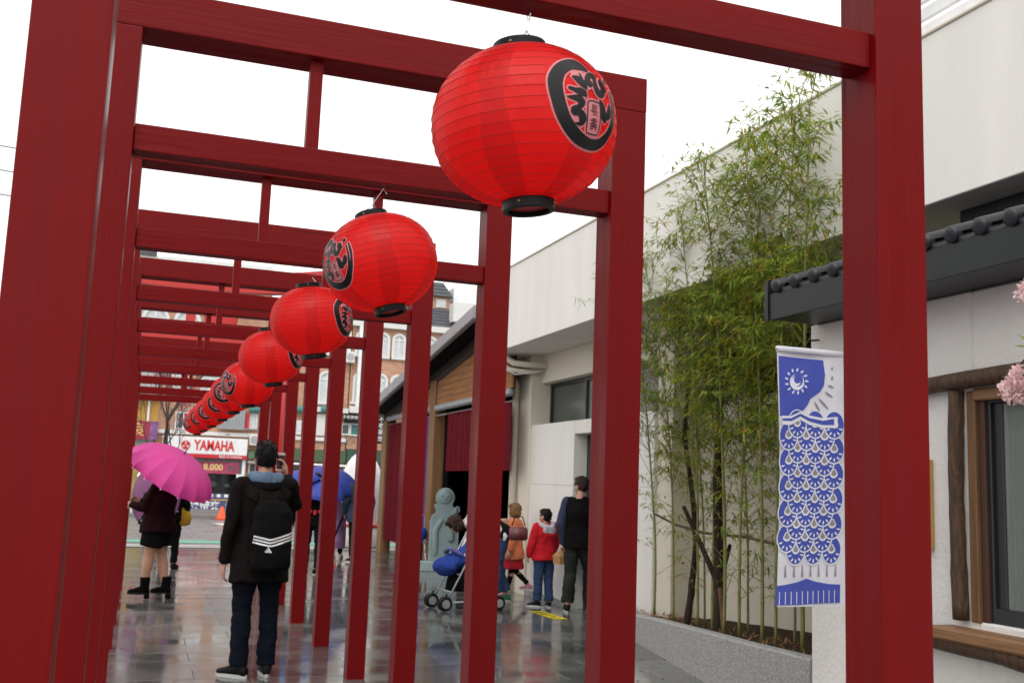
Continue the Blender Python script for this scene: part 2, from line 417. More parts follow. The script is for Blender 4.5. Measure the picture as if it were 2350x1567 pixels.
def lantern_ribs():
    bm = BM()
    for z in zs[1:-1]:
        r = lan_r(z)+.0004
        n = 72; A = []
        for q in range(4):
            dr, dz = .00055*math.cos(q*PI/2), .00055*math.sin(q*PI/2)
            A.append([bm.verts.new(((r+dr)*math.cos(2*PI*i/n), (r+dr)*math.sin(2*PI*i/n), z+dz)) for i in range(n)])
        for q in range(4): ring_faces(bm, A[q], A[(q+1) % 4])
    me = D.meshes.new('rib_wire'); bm.to_mesh(me); bm.free(); finish(me, True); me.materials.append(M_RIB); return me
def ring_mesh(z0, z1, r, lip):
    bm = BM(); lathe(bm, [(r, z0), (r+.001, z0+.002), (r+.001, z1-.002), (r, z1), (r-lip, z1), (r-lip, z0)], 40, closed=True)
    bmesh.ops.recalc_face_normals(bm, faces=bm.faces[:])
    me = D.meshes.new('collar'); bm.to_mesh(me); bm.free(); finish(me, False); me.materials.append(M_BLACK); return me
# ---- the emblem: brushed ring, hiragana and the small upright cartouche, as thin print on the cloth
def stroke(pts, wd, step=.004):
    """variable-width brush stroke -> list of quads (u,v)"""
    P = [V((p[0], p[1])) for p in pts]; ws = wd if isinstance(wd, (list, tuple)) else [wd]*len(P)
    # catmull-rom resample
    out = []
    for i in range(len(P)-1):
        p0, p1, p2, p3 = P[max(0, i-1)], P[i], P[i+1], P[min(len(P)-1, i+2)]
        n = max(2, int((p2-p1).length/step))
        for j in range(n + (1 if i == len(P)-2 else 0)):
            t = j/n
            c = .5*((2*p1) + (p2-p0)*t + (2*p0-5*p1+4*p2-p3)*t*t + (3*p1-p0-3*p2+p3)*t**3)
            out.append((c, ws[i]+(ws[i+1]-ws[i])*t))
    q = []
    for i, (c, w_) in enumerate(out):
        a = out[max(0, i-1)][0]; b_ = out[min(len(out)-1, i+1)][0]; t = (b_-a).normalized(); n = V((-t.y, t.x))
        q.append((c+n*w_/2, c-n*w_/2))
    return q
def emblem(phi0, layer, grow, strokes, zc=.006):
    bm = BM(); 
    def pos(u, v):
        z = zc + v*.93; z = max(-HB*.97, min(HB*.97, z)); r = lan_r(z)+layer
        f = phi0 + u/(RB*.96); return V((r*math.cos(f), r*math.sin(f), z))
    for pts, wd in strokes:
        ws = [x+grow for x in wd] if isinstance(wd, (list, tuple)) else wd+grow
        q = stroke(pts, ws); prev = None
        def row(a, b_):
            return [bm.verts.new(pos(*(a+(b_-a)*k/3))) for k in range(4)]
        # rounded start and end
        c0 = (q[0][0]+q[0][1])/2; c1 = (q[-1][0]+q[-1][1])/2
        d0 = (c0-(q[1][0]+q[1][1])/2).normalized()*(q[0][0]-q[0][1]).length*.38
        d1 = (c1-(q[-2][0]+q[-2][1])/2).normalized()*(q[-1][0]-q[-1][1]).length*.38
        seq = [(c0+d0+(q[0][0]-c0)*.45, c0+d0+(q[0][1]-c0)*.45)] + q + [(c1+d1+(q[-1][0]-c1)*.45, c1+d1+(q[-1][1]-c1)*.45)]
        for a, b_ in seq:
            r_ = row(a, b_)
            if prev:
                for k in range(3): bm.faces.new((prev[k], prev[k+1], r_[k+1], r_[k]))
            prev = r_
    return bm
RR = .082
def arc(a0, a1, r=RR, n=18): return [(r*math.cos(R(a0+(a1-a0)*i/n)), r*math.sin(R(a0+(a1-a0)*i/n))) for i in range(n+1)]
ringS = [([(.0068, .067), (-.0139, .0758), (-.0396, .0713), (-.0623, .0551), (-.0751, .0313), (-.0765, .0086), (-.0732, -.0131), (-.0683, -.0338), (-.0597, -.0537), (-.0447, -.0722), (-.023, -.0867), (.0061, -.0944), (.034, -.0917), (.0535, -.0789), (.0647, -.0622), (.0704, -.0433)],
          [.0114, .0286, .0262, .0281, .0307, .0291, .028, .0284, .0273, .0273, .0258, .0212, .0226, .0227, .0178, .0075]),
         ([(.083, .040), (.088, .010), (.086, -.020), (.077, -.050), (.060, -.076)], [.004, .008, .007, .011, .014]),
         ([(.0735, .034), (.077, .005), (.0755, -.025), (.068, -.052)], [.005, .006, .008, .010])]
hiragana = [([(.0049, .033), (-.0008, .0402), (.0088, .0541), (.0225, .056), (.0218, .0445), (.0208, .0299), (.0266, .0176), (.0361, .0156), (.0456, .0308), (.0413, .0422), (.044, .05), (.052, .036), (.056, .028)], [.0187, .015, .012, .0169, .0108, .0155, .020, .0152, .0158, .013, .012, .012, .005]),
    ([(.066, .055), (.0672, .0552)], [.016, .016]),
    ([(.0283, .0014), (.034, -.009), (.0376, -.023), (.042, -.0364), (.0449, -.0429)], [.0051, .0177, .0194, .0185, .0075]), ([(.0469, -.0329), (.0583, -.0241), (.0625, -.0109), (.0623, -.0004)], [.0138, .0182, .0163, .0052]),
    ([(-.0381, .0422), (-.0264, .0379), (-.0148, .0293), (-.0081, .0198)], [.0037, .0178, .0204, .0083]), ([(-.017, .0544), (-.0159, .04)], [.0024, .0083]),
    ([(-.0481, .0145), (-.0365, .0116), (-.0245, .0091), (-.0147, .0065), (-.0104, .0013)], [.0082, .0102, .0187, .0174, .0059]),
    ([(-.0555, -.0056), (-.0455, -.0066), (-.0319, -.0069), (-.0213, -.0132), (-.028, -.0243), (-.0413, -.0319), (-.0389, -.0386), (-.0267, -.0355), (-.0207, -.0422), (-.02, -.0518), (-.0249, -.06), (-.0362, -.0594)], [.0017, .0092, .0158, .0169, .011, .0137, .0131, .0134, .0181, .0172, .0096, .0027])]
cx_, cy_, cw_, ch_ = .0102, -.0405, .0180, .0345
cart = [([(cx_-cw_, cy_+ch_*.8), (cx_-cw_, cy_-ch_*.8), (cx_-cw_*.6, cy_-ch_), (cx_+cw_*.6, cy_-ch_), (cx_+cw_, cy_-ch_*.8), (cx_+cw_, cy_+ch_*.8), (cx_+cw_*.6, cy_+ch_), (cx_-cw_*.6, cy_+ch_), (cx_-cw_, cy_+ch_*.8)], .0026)]
def hl(x0, x1, y, w_=.0017): return ([(cx_+x0*1.25, cy_+y), (cx_+x1*1.25, cy_+y)], w_)
def vl(x, y0, y1, w_=.0017): return ([(cx_+x*1.25, cy_+y0), (cx_+x*1.25, cy_+y1)], w_)
kanji = [vl(-.004, .027, .012), hl(-.004, .006, .026), hl(-.004, .006, .022), hl(-.004, .006, .018), hl(-.009, .009, .013), vl(-.002, .013, .004), ([(cx_-.002, cy_+.004), (cx_+.001, cy_+.006)], .0013), ([(cx_+.002, cy_+.012), (cx_+.008, cy_+.003)], .0015),
         vl(0, -.002, -.012), hl(-.006, .006, -.004), hl(-.008, .008, -.0075), hl(-.005, .005, -.011), hl(-.008, .008, -.0145), hl(-.006, .006, -.0175), vl(-.006, -.020, -.025), vl(-.001, -.020, -.025), hl(-.006, -.001, -.020), hl(-.006, -.001, -.025), hl(.001, .009, -.020), vl(.006, -.018, -.027)]
white_area = [([(-.038, .046), (-.03, .0), (-.03, -.045)], [.05, .045, .052]), ([(.03, .045), (.034, .02)], [.046, .04]), ([(.040, -.01), (.042, -.03)], [.034, .034]), ([(cx_, cy_+.02), (cx_, cy_-.02)], [.03, .03])]
me_body, me_ribs = lantern_body(), lantern_ribs()
me_top, me_bot = ring_mesh(HB-.004, HB+.022, .0565, .012), ring_mesh(-HB-.022, -HB+.004, .0545, .010)
def to_mesh(bm, m, name):
    me = D.meshes.new(name); bm.to_mesh(me); bm.free(); me.materials.append(m); finish(me, True); return me
me_halo = [to_mesh(emblem(f, .0012, .0075, ringS+hiragana+cart+[([(cx_, cy_+.022), (cx_, cy_-.022)], .030), ([(-.028, .05), (-.012, .045), (.0, .03)], .02), ([(-.03, -.045), (-.035, -.05)], .026), ([(.036, .042), (.034, .025)], .02)]), M_PINK, 'emblem_ground') for f in (0, PI)]
me_ink = [to_mesh(emblem(f, .0024, 0, ringS+hiragana+cart+kanji), M_INK, 'emblem_brushwork') for f in (0, PI)]
bm = BM(); lathe(bm, [(.001, -HB-.012), (.044, -HB-.012), (.044, -HB-.010), (.001, -HB-.010)], 32); me_disc = to_mesh(bm, mat('red_base_disc', (.55, .05, .055), .5), 'base_disc')
bm = BM()
for sgn, zz in ((1, HB+.010), (-1, -HB-.010)):
    for q in range(4):
        ball(bm, (.0575*math.cos(q*PI/2+.5), .0575*math.sin(q*PI/2+.5), zz), .0045, 1)
me_riv = to_mesh(bm, M_BRASS, 'rivets')
LAN = [  # x, centre z, emblem azimuth relative to the camera (deg, + = right), tilt (bottom towards +X), pitch, label
    (.82, 2.226, 41, 5.5, 0, 'biggest red paper lantern, nearest the camera, emblem on its right side'),
    (.838, 2.221, -56, 13, -7, 'second lantern from the camera, tilted, emblem wrapped round its left edge'),
    (.83, 2.229, 60, 9, 3, 'third lantern from the camera, narrow emblem on its right edge'),
    (.815, 2.213, 58, 9, 1, 'fourth lantern from the camera, partly covered by the third lantern'),
    (.815, 2.170, -54, 5, 0, 'fifth lantern from the camera, hanging a little lower, emblem on its left'),
    (.828, 2.205, -28, 6, -3, 'sixth lantern from the camera, emblem facing the camera'),
    (.838, 2.212, -16, 6, 0, 'seventh lantern from the camera, round emblem low on its front'),
    (.832, 2.212, -22, 4, 0, 'eighth lantern from the camera, emblem half hidden by the seventh'),
    (.825, 2.222, -26, 4, 0, 'ninth lantern from the camera, last but one of the string'),
    (.815, 2.222, -48, 4, 0, 'farthest and smallest lantern, above the motorcycle shop sign')]
for k, (x, z, emb, tilt, pit, lab) in enumerate(LAN):
    y = YK[k] + .062
    t = thing('paper_lantern', lab, 'lantern', (x, y, z), 0, 'red paper lanterns hung from the gates')
    tv = V((.1113-x, -2.2-y)); phi = math.atan2(tv.y, tv.x) + R(emb)
    t.rotation_mode = 'QUATERNION'
    t.rotation_quaternion = Quaternion((0, 1, 0), -R(tilt)) @ Quaternion((1, 0, 0), R(pit)) @ Quaternion((0, 0, 1), phi)
    link('shade', me_body, t)
    link('rib_wire', me_ribs, t)
    link('top_collar', me_top, t); link('bottom_collar', me_bot, t); link('base_disc', me_disc, t); link('rivets', me_riv, t)
    for e in range(2):
        h_ = link('emblem', me_halo[e], t); link('brushwork', me_ink[e], h_)
    # wire from the collar to the tie beam (drawn in the lantern's own frame)
    q = t.rotation_quaternion.inverted()
    hook = q @ (V((x, y, 2.497)) - V((x, y, z)))
    bm = BM()
    a = V((.02, 0, HB+.02))
    tube(bm, [V((-.05, 0, HB+.015)), a.lerp(hook, .35)+V((.003, .002, 0)), a.lerp(hook, .75), hook], .0011, 5)
    tube(bm, [V((.05, 0, HB+.015)), a.lerp(hook, .35)-V((.003, .002, 0))], .0011, 5)
    tube(bm, [hook-V((0, 0, .03)), hook+V((.006, 0, -.015)), hook], .0014, 5)
    obj('hanging_wire', bm, M_STEEL, t)
# ================================================================== WHITE BUILDING (right)
wb = thing('white_building', 'long white plastered building with overhanging upper storey behind the bamboo', 'building', (5.3, 5, 0))
def wpart(name, a, b, m=M_PLASTER, bev=.006, parent=wb):
    o = obj(name, bx(V(a), V(b), bev), m, parent)
    if parent is wb: o.location = (-5.3, -5, 0)
    return o
wpart('upper_storey', (4.70, -6, 3.35), (8.5, 12.2, 4.475))
wpart('parapet_cap', (4.685, -6, 4.476), (4.90, 12.21, 4.50), M_CREAM)
for y0_, y1_ in ((10.0, 11.56), (7.80, 8.85)):
    wpart('wall', (5.28, y0_, -.02), (5.545, y1_, 1.517), M_PLASTER, .003); wpart('wall', (5.28, y0_, 1.523), (5.545, y1_, 2.345), M_PLASTER, .003)
    wpart('joint', (5.288, y0_+.004, 1.516), (5.54, y1_-.004, 1.524), M_CREAM, 0)
wpart('wall', (5.283, 8.85, 2.17), (5.545, 10.0, 2.343), M_PLASTER)
wpart('wall', (5.407, 7.8, 2.95), (5.80, 11.56, 3.352), M_CREAM)
wpart('wall', (5.60, 2.0, -.02), (5.85, 7.8, 2.40), M_CREAM)
wpart('wall', (5.55, 2.0, 3.0), (5.85, 7.8, 3.352), M_CREAM)
wpart('pier', (5.25, 11.561, -.02), (5.9, 12.35, 3.352), M_CREAM)
wpart('pier', (5.32, 7.46, -.02), (5.9, 7.799, 3.352), M_CREAM)
wpart('plinth', (5.262, 10.0, -.02), (5.279, 11.56, .075), M_GRANITE, .002)
wpart('back_wall', (8.3, -6, 0), (8.5, 12.2, 3.35), M_CREAM)
wpart('end_wall', (5.901, 11.95, 0), (8.3, 12.15, 3.352), M_CREAM)
def sash(a, b, x, n, parent=wb, gm=None):
    """dark window band facing -X, n panes between a and b (y0,z0)-(y1,z1)"""
    y0, z0 = a; y1, z1 = b
    f = BM(); t = .05
    box(f, (x, y0, z0), (x+.06, y1, z0+t)); box(f, (x, y0, z1-t), (x+.06, y1, z1))
    for i in range(n+1):
        yy = y0+(y1-y0-t)*i/n; box(f, (x+.002, yy, z0+t), (x+.058, yy+t, z1-t))
    fo = obj('window_frame', f, M_FRAME, parent); fo.location = (-5.3, -5, 0)
    for i in range(n):
        q = obj('pane', bx((x+.03, y0+(y1-y0)*i/n, z0+.01), (x+.04, y0+(y1-y0)*(i+1)/n, z1-.01)), gm or M_FROST, fo)
sash((7.8, 2.345), (11.56, 2.95), 5.55, 3)
sash((2.0, 2.40), (7.46, 3.0), 5.70, 4, gm=M_DARKIN)
wpart('door', (5.46, 8.85, 0), (5.50, 10.0, 2.17), M_FRAME)
# dark panel painted in for the shadowed opening under the overhang, near end
wpart('shadow_panel', (4.98, -3, 2.95), (5.03, 3.0, 3.349), M_SLATE)
wpart('wall', (5.035, -3, 0), (5.2, 3.0, 3.352), M_CREAM)
bm = BM()
tube(bm, [(4.87, 11.62, 3.40), (4.88, 11.60, 3.28), (4.96, 11.52, 3.21), (5.14, 11.42, 3.19), (5.42, 11.36, 3.19)], .043, 14)
o = obj('pipe', bm, M_CREAM, wb, True); o.location = (-5.3, -5, 0)
bm = BM(); tube(bm, [(4.80, 11.75, 3.40), (4.82, 11.72, 3.24), (4.92, 11.62, 3.13), (5.12, 11.52, 3.10), (5.30, 11.45, 3.10)], .036, 14)
o = obj('pipe', bm, M_CREAM, wb, True); o.location = (-5.3, -5, 0)
bm = BM(); tube(bm, [(4.78, 11.85, 3.40), (4.84, 11.86, 3.22), (5.05, 11.93, 3.12), (5.185, 11.99, 2.95), (5.19, 12.0, 2.7), (5.19, 12.0, 0)], .046, 14)
o = obj('downpipe', bm, M_CREAM, wb, True); o.location = (-5.3, -5, 0)
bm = BM(); tube(bm, [(4.82, 11.70, 3.38), (4.88, 11.62, 3.12), (5.0, 11.52, 3.05), (5.25, 11.42, 3.09), (5.40, 11.40, 3.14)], .009, 6)
o = obj('cable', bm, M_WHITE, wb, True); o.location = (-5.3, -5, 0)
# rooftop louvre screen
lou = thing('louvre_screen', 'white slatted screen on the roof edge, top right corner', 'screen', (4.78, 0, 4.50))
for i in range(7):
    centred('slat', (-.03, -4, .005+.125*i), (.0, 3.45, .095+.125*i), M_WHITE, lou, .004)
for yy in (-3.5, -2, -.5, 1, 2.2, 3.3):
    centred('upright', (.005, yy, 0), (.05, yy+.05, .9), M_WHITE, lou)

# ---- granite planter
P0 = [(5.06, 8.55, .22), (4.95, 7.80, .24), (4.845, 7.244, .262), (4.731, 6.683, .303), (4.435, 5.219, .388), (4.282, 4.465, .428), (4.05, 3.32, .50)]
pl = thing('planter', 'long low granite kerb planter holding the bamboo', 'planter', (4.5, 5.5, 0))
bm = BM(); prev = None
for x, y, h in P0:
    d = V((.98, -.198, 0)); c = V((x, y, 0))
    vs = [bm.verts.new(c + V((0, 0, -.02))), bm.verts.new(c + V((0, 0, h-.012))), bm.verts.new(c + d*.014 + V((0, 0, h))), bm.verts.new(c + d*.11 + V((0, 0, h))), bm.verts.new(c + d*.12 + V((0, 0, h-.02))), bm.verts.new(c + d*.12 + V((0, 0, -.02)))]
    if prev:
        for i in range(6): bm.faces.new((prev[i], prev[(i+1) % 6], vs[(i+1) % 6], vs[i]))
    else: bm.faces.new(vs)
    prev = vs
bm.faces.new(prev[::-1])
o = obj('kerb', bm, M_GRANITE, pl); o.location = (-4.5, -5.5, 0)
bm = BM(); prev = None
for x, y, h in P0:
    row = []
    for i in range(8):
        xx = x+.11+(5.62-x)*i/7
        row.append(bm.verts.new((xx, y, h-.045+.03*noise.noise(V((xx*6, y*6, 0))))))
    if prev: 
        for i in range(7): bm.faces.new((prev[i], prev[i+1], row[i+1], row[i]))
    prev = row
bmesh.ops.subdivide_edges(bm, edges=bm.edges[:], cuts=4, use_grid_fill=True)
for v in bm.verts: v.co.z += .02*noise.noise(v.co*9)
o = obj('soil', bm, M_SOIL, pl, True); o.location = (-4.5, -5.5, 0)

# ================================================================== NEAR SHOP WITH TILED EAVE
sh = thing('stucco_shop', 'small white stucco shop with grey tiled eave and timber window at the right', 'building', (4.04, 2, 0))
def spart(name, a, b, m=M_STUCCO, bev=.01):
    o = obj(name, bx(a, b, bev), m, sh); o.location = (-4.04, -2, 0); return o
WY0, WY1, WZ0, WZ1 = .55, 1.93, .90, 2.03
spart('wall', (4.04, WY1, -.02), (4.3, 3.29, 2.552))
spart('wall', (4.04, -2.5, -.02), (4.3, WY0, 2.552))
spart('wall', (4.041, WY0, -.02), (4.3, WY1, WZ0))
spart('wall', (4.041, WY0, WZ1), (4.3, WY1, 2.551))
spart('side_wall', (4.3, 3.1, -.02), (5.03, 3.288, 2.6))
# eave: metal fascia, soffit, end board, rafters of roof tiles
spart('fascia', (3.70, -2.5, 2.548), (3.725, 3.235, 2.715), M_SLATE, .003)
spart('soffit', (3.725, -2.5, 2.552), (4.32, 3.225, 2.575), M_SLATE, .002)
bm = BM()
vs = [(3.69, 2.545), (4.9, 2.985), (4.9, 3.10), (3.69, 2.80)]
A = [bm.verts.new((x, 3.236, z)) for x, z in vs]; B = [bm.verts.new((x, 3.27, z)) for x, z in vs]
ring_faces(bm, A, B); bm.faces.new(A[::-1]); bm.faces.new(B)
o = obj('barge_board', bm, M_SLATE, sh); o.location = (-4.04, -2, 0)
SL = R(19)
bm = BM(); vs = [bm.verts.new(p) for p in ((3.705, -2.5, 2.716), (3.705, 3.235, 2.716), (4.95, 3.235, 2.716+1.245*math.tan(SL)), (4.95, -2.5, 2.716+1.245*math.tan(SL)))]
bm.faces.new(vs); o = obj('roof_deck', bm, M_SLATE, sh); o.location = (-4.04, -2, 0)
def barrel(cap, L=.33, r=.042):
    bm = BM(); n = 9; A = []; B = []; A2 = []; B2 = []
    for i in range(n):
        a = PI*i/(n-1)
        A.append(bm.verts.new((0, r*math.cos(a), r*.9*math.sin(a)))); B.append(bm.verts.new((L, r*.9*math.cos(a), r*.8*math.sin(a)-.004)))
    for i in range(n-1): bm.faces.new((A[i], A[i+1], B[i+1], B[i]))
    if cap:
        bm2v = []
        for x, rr in ((-.018, r*1.0), (-.023, r*.93), (-.027, r*.5), (-.028, .002)):
            bm2v.append([bm.verts.new((x, rr*math.cos(2*PI*i/18), rr*math.sin(2*PI*i/18)-.004)) for i in range(18)])
        for q in range(3): ring_faces(bm, bm2v[q], bm2v[q+1])
        back = [bm.verts.new((.02, r*math.cos(2*PI*i/18), r*math.sin(2*PI*i/18)-.004)) for i in range(18)]
        ring_faces(bm, back, bm2v[0])
    return to_mesh(bm, M_TILE, 'cover_tile')
def pan(L=.33, wd=.185):
    bm = BM(); n = 9; A = []; B = []; C_ = []
    for i in range(n):
        t = i/(n-1)*2-1; y = t*wd/2; z = -.028*(1-t*t) + .012
        A.append(bm.verts.new((-.005, y, z))); B.append(bm.verts.new((L, y, z-.012))); C_.append(bm.verts.new((-.005, y, z-.022)))
    for i in range(n-1):
        bm.faces.new((A[i], A[i+1], B[i+1], B[i])); bm.faces.new((C_[i], C_[i+1], A[i+1], A[i]))
    return to_mesh(bm, M_TILE, 'pan_tile')
mc, m0, mp_ = barrel(True), barrel(False), pan()
for j in range(22):
    y = 3.135-.1825*j
    for i in range(4):
        s = .27*i; p = (3.695+s*math.cos(SL)-4.04, y-2, 2.755+s*math.sin(SL)+.003*i)
        o = link('cover_tile', mc if i == 0 else m0, sh, p); o.rotation_euler = (0, -SL, R(random.uniform(-.8, .8)))
        o = link('pan_tile', mp_, sh, (p[0], p[1]-.091, p[2]-.012)); o.rotation_euler = (0, -SL, 0)
# window: log surround, frame, glass, sill
def log(name, pts, r, m, n=12, parent=sh, seed=0):
    bm = BM(); P = []
    pts = [V(p) for p in pts]; N = 16
    for i in range(N+1):
        t = i/N*(len(pts)-1); k = min(int(t), len(pts)-2); P.append(pts[k].lerp(pts[k+1], t-k))
    tube(bm, P, [r*(1+.12*noise.noise(V((i*.7, seed, 0)))) for i in range(N+1)], n)
    for v in bm.verts: v.co += V((noise.noise(v.co*9), noise.noise(v.co*9+V((5, 0, 0))), noise.noise(v.co*9+V((0, 7, 0)))))*r*.12
    o = obj(name, bm, m, parent, True); o.location = (-4.04, -2, 0); return o
log('log_lintel', [(4.0, 2.36, 2.075), (3.99, 1.6, 2.10), (3.99, .3, 2.09)], .044, M_LOG, seed=1)
log('log_jamb', [(4.01, 2.018, 2.04), (4.005, 2.025, 1.5), (4.01, 2.018, .90)], .039, M_LOG, seed=2)
spart('inner_frame', (4.028, 1.915, .895), (4.1, 1.972, 2.035), mat('inner_frame_wood', (.15, .075, .03), .6, var=.4, scale=4, stretch=(9, 9, .8), bump=.3, bscale=8), .006)
spart('inner_frame', (4.05, 1.875, .897), (4.1, 1.914, 2.033), mat('red_brown_strip', (.06, .022, .012), .6), .004)
spart('inner_frame', (4.024, .56, 1.985), (4.1, 1.924, 2.045), M_LOGY, .006)
spart('sill', (3.90, .2, .80), (4.06, 2.12, .865), M_LOGY, .012)
log('sill_log', [(3.97, 2.40, .80), (3.965, 1.6, .775), (3.96, .2, .76)], .05, M_LOG, seed=4)
f = BM()
for a, b in (((4.07, WY0, WZ0), (4.13, WY1-.03, WZ0+.075)), ((4.07, WY0, WZ1-.06), (4.13, WY1-.03, WZ1)), ((4.068, WY1-.075, WZ0), (4.132, WY1-.02, WZ1)), ((4.068, WY1-.86, WZ0), (4.132, WY1-.80, WZ1)), ((4.09, WY1-.13, WZ0), (4.15, WY1-.075, WZ1))): box(f, a, b, .004)
fo = obj('window_frame', f, M_FRAME, sh); fo.location = (-4.04, -2, 0)
G = D.materials.new('window_glass'); G.use_nodes = True; gb = G.node_tree.nodes['Principled BSDF']
gb.inputs['Transmission Weight'].default_value = .75; gb.inputs['Roughness'].default_value = .02; gb.inputs['Base Color'].default_value = (.55, .62, .58, 1); gb.inputs['IOR'].default_value = 1.2; gb.inputs['Specular IOR Level'].default_value = .9
obj('pane', bx((4.10, WY0, WZ0+.05), (4.106, WY1-.05, WZ1-.04)), G, fo)
# dim interior of the shop
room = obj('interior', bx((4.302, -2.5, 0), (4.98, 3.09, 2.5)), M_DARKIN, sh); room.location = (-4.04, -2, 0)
cl = thing('window_curtain', 'pale grey half curtain hanging behind the shop window glass', 'curtain', (4.22, 1.2, 1.97))
bm = BM(); prev = None
for i in range(40):
    y = -.6+1.1*i/39; x = .018*math.sin(i*.9); row = [bm.verts.new((x*(.4+.6*k/6), y, -.62*k/6 + (.05*math.cos(i*.35) if k == 6 else 0))) for k in range(7)]
    if prev:
        for k in range(6): bm.faces.new((prev[k], prev[k+1], row[k+1], row[k]))
    prev = row
c_ = obj('cloth', bm, cloth('grey_curtain', (.60, .64, .62)), cl, True); c_.location = (-.0, 0, 0)
bm = BM(); tube(bm, [(0, -.6, 0), (0, .5, 0)], .008, 8); obj('rod', bm, M_METAL, cl)
# wall notice board hidden mostly behind the nearest post
nb_ = thing('notice_board', 'thin yellow wooden board on the shop wall beside the nearest post', 'board', (4.03, 2.5, 1.46))
obj('frame', bx((-.035, -.28, -.235), (.008, .275, .235), .004), mat('yellow_pine', (.42, .25, .07), .6, var=.25, scale=4, stretch=(6, 6, 1)), nb_)
obj('sheet', bx((-.039, -.25, -.20), (-.036, .245, .20)), M_WHITE, nb_)
# nails and hook on the wall edge
for i, z in enumerate((2.45, 2.36, 2.28)):
    bm = BM(); tube(bm, [(0, 0, 0), (-.05, .005, -.006)], .006, 6, dome=True)
    o = obj('nail', bm, M_LOG, sh); o.location = (0, 3.2-2, z)
bm = BM(); tube(bm, [(0, 0, 0), (-.03, .01, 0), (-.035, .05, -.03), (-.02, .07, -.08)], .004, 6, dome=True)
o = obj('wire_hook', bm, M_LOG, sh); o.location = (0, 2.85-2, 2.38)

# ================================================================== TIMBER HALL
ha = thing('timber_hall', 'open timber hall with plank gable and sloping grey roof behind the gates', 'building', (4.95, 14, 0))
def hpart(name, a, b, m, bev=.006):
    c = (V(a)+V(b))/2; o = obj(name, bx(V(a)-c, V(b)-c, bev), m, ha); o.location = c-V((4.95, 14, 0)); return o
def roofz(y): return 3.235+(18.5-y)*.1376
hp = [(15.62, 16.0), (19.45, 19.85)]
for y0, y1 in hp: hpart('post', (4.95, y0, -.02), (5.16, y1, roofz(y1)-.26), M_WOODP, .01)
# roof slab with metal barge edge
def slab(name, x0, x1, y0, y1, t0, t1, m):
    bm = BM(); A = [bm.verts.new((x0, y, roofz(y)+t)) for y, t in ((y0, t0), (y1, t0), (y1, t1), (y0, t1))]
    B = [bm.verts.new((x1, y, roofz(y)+t)) for y, t in ((y0, t0), (y1, t0), (y1, t1), (y0, t1))]
    ring_faces(bm, A, B); bm.faces.new(A[::-1]); bm.faces.new(B)
    bmesh.ops.bevel(bm, geom=bm.edges[:], offset=.012, segments=2, affect='EDGES')
    o = obj(name, bm, m, ha); o.location = (-4.95, -14, 0); return o
slab('barge_edge', 4.53, 4.62, 12.16, 19.9, -.20, .0, M_GUTTER)
slab('roof', 4.62, 9.5, 12.16, 19.9, -.12, -.01, M_DARKIN)  # near-black colour stands in for the shade under the overhang
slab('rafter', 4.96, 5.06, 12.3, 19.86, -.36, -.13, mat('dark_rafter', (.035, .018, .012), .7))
bm = BM(); tube(bm, [(4.50, 19.95, roofz(19.95)-.08), (9.5, 19.95, roofz(19.95)-.08)], .09, 12); o = obj('gutter', bm, M_GUTTER, ha, True); o.location = (-4.95, -14, 0)
# gable planks, one by one
for y0, y1, zmax in ((11.62, 12.245, 3.34), (12.25, 15.62, 9), (16.0, 19.45, 9)):
    z = 2.87; i = 0
    while z < min(zmax-.1, roofz(y0)-.3):
        z1 = z+.108
        # the plank is cut along the slope: far end stops where the roof comes down
        def ymax(zz): return min(y1, 18.5-(zz+.34-3.235)/.1376)
        a, b = ymax(z), ymax(z1)
        if b < y0+.05: b = y0+.05
        if a < y0+.06: break
        bm = BM(); e = .003; dx = random.uniform(0, .005)
        vs = [(y0+e, z+e), (a-e, z+e), (b-e, z1-e), (y0+e, z1-e)]
        A = [bm.verts.new((4.985-dx, yy, zz)) for yy, zz in vs]; B = [bm.verts.new((5.015, yy, zz)) for yy, zz in vs]
        ring_faces(bm, A, B); bm.faces.new(A[::-1]); bm.faces.new(B)
        o = obj('plank', bm, M_WOOD, ha); o.location = (-4.95, -14, 0)
        z = z1; i += 1
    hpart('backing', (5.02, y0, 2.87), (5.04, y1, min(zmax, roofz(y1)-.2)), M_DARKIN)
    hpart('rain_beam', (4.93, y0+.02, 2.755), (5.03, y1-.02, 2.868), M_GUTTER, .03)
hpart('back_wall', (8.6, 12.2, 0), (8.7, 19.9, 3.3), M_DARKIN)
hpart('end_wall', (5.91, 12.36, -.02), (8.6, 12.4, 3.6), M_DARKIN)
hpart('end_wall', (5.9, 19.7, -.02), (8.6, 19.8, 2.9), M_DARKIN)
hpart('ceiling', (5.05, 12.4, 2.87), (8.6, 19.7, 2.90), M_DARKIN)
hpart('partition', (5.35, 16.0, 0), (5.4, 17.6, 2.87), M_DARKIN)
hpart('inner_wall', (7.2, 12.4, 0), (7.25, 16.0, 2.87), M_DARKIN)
bm = BM(); tube(bm, [(4.985, 11.6, 2.675), (4.985, 15.7, 2.675)], .012, 8); o = obj('curtain_rod', bm, M_METAL, ha); o.location = (-4.95, -14, 0)
bm = BM(); tube(bm, [(4.985, 16.0, 2.68), (4.985, 19.5, 2.68)], .012, 8); o = obj('curtain_rod', bm, M_METAL, ha); o.location = (-4.95, -14, 0)
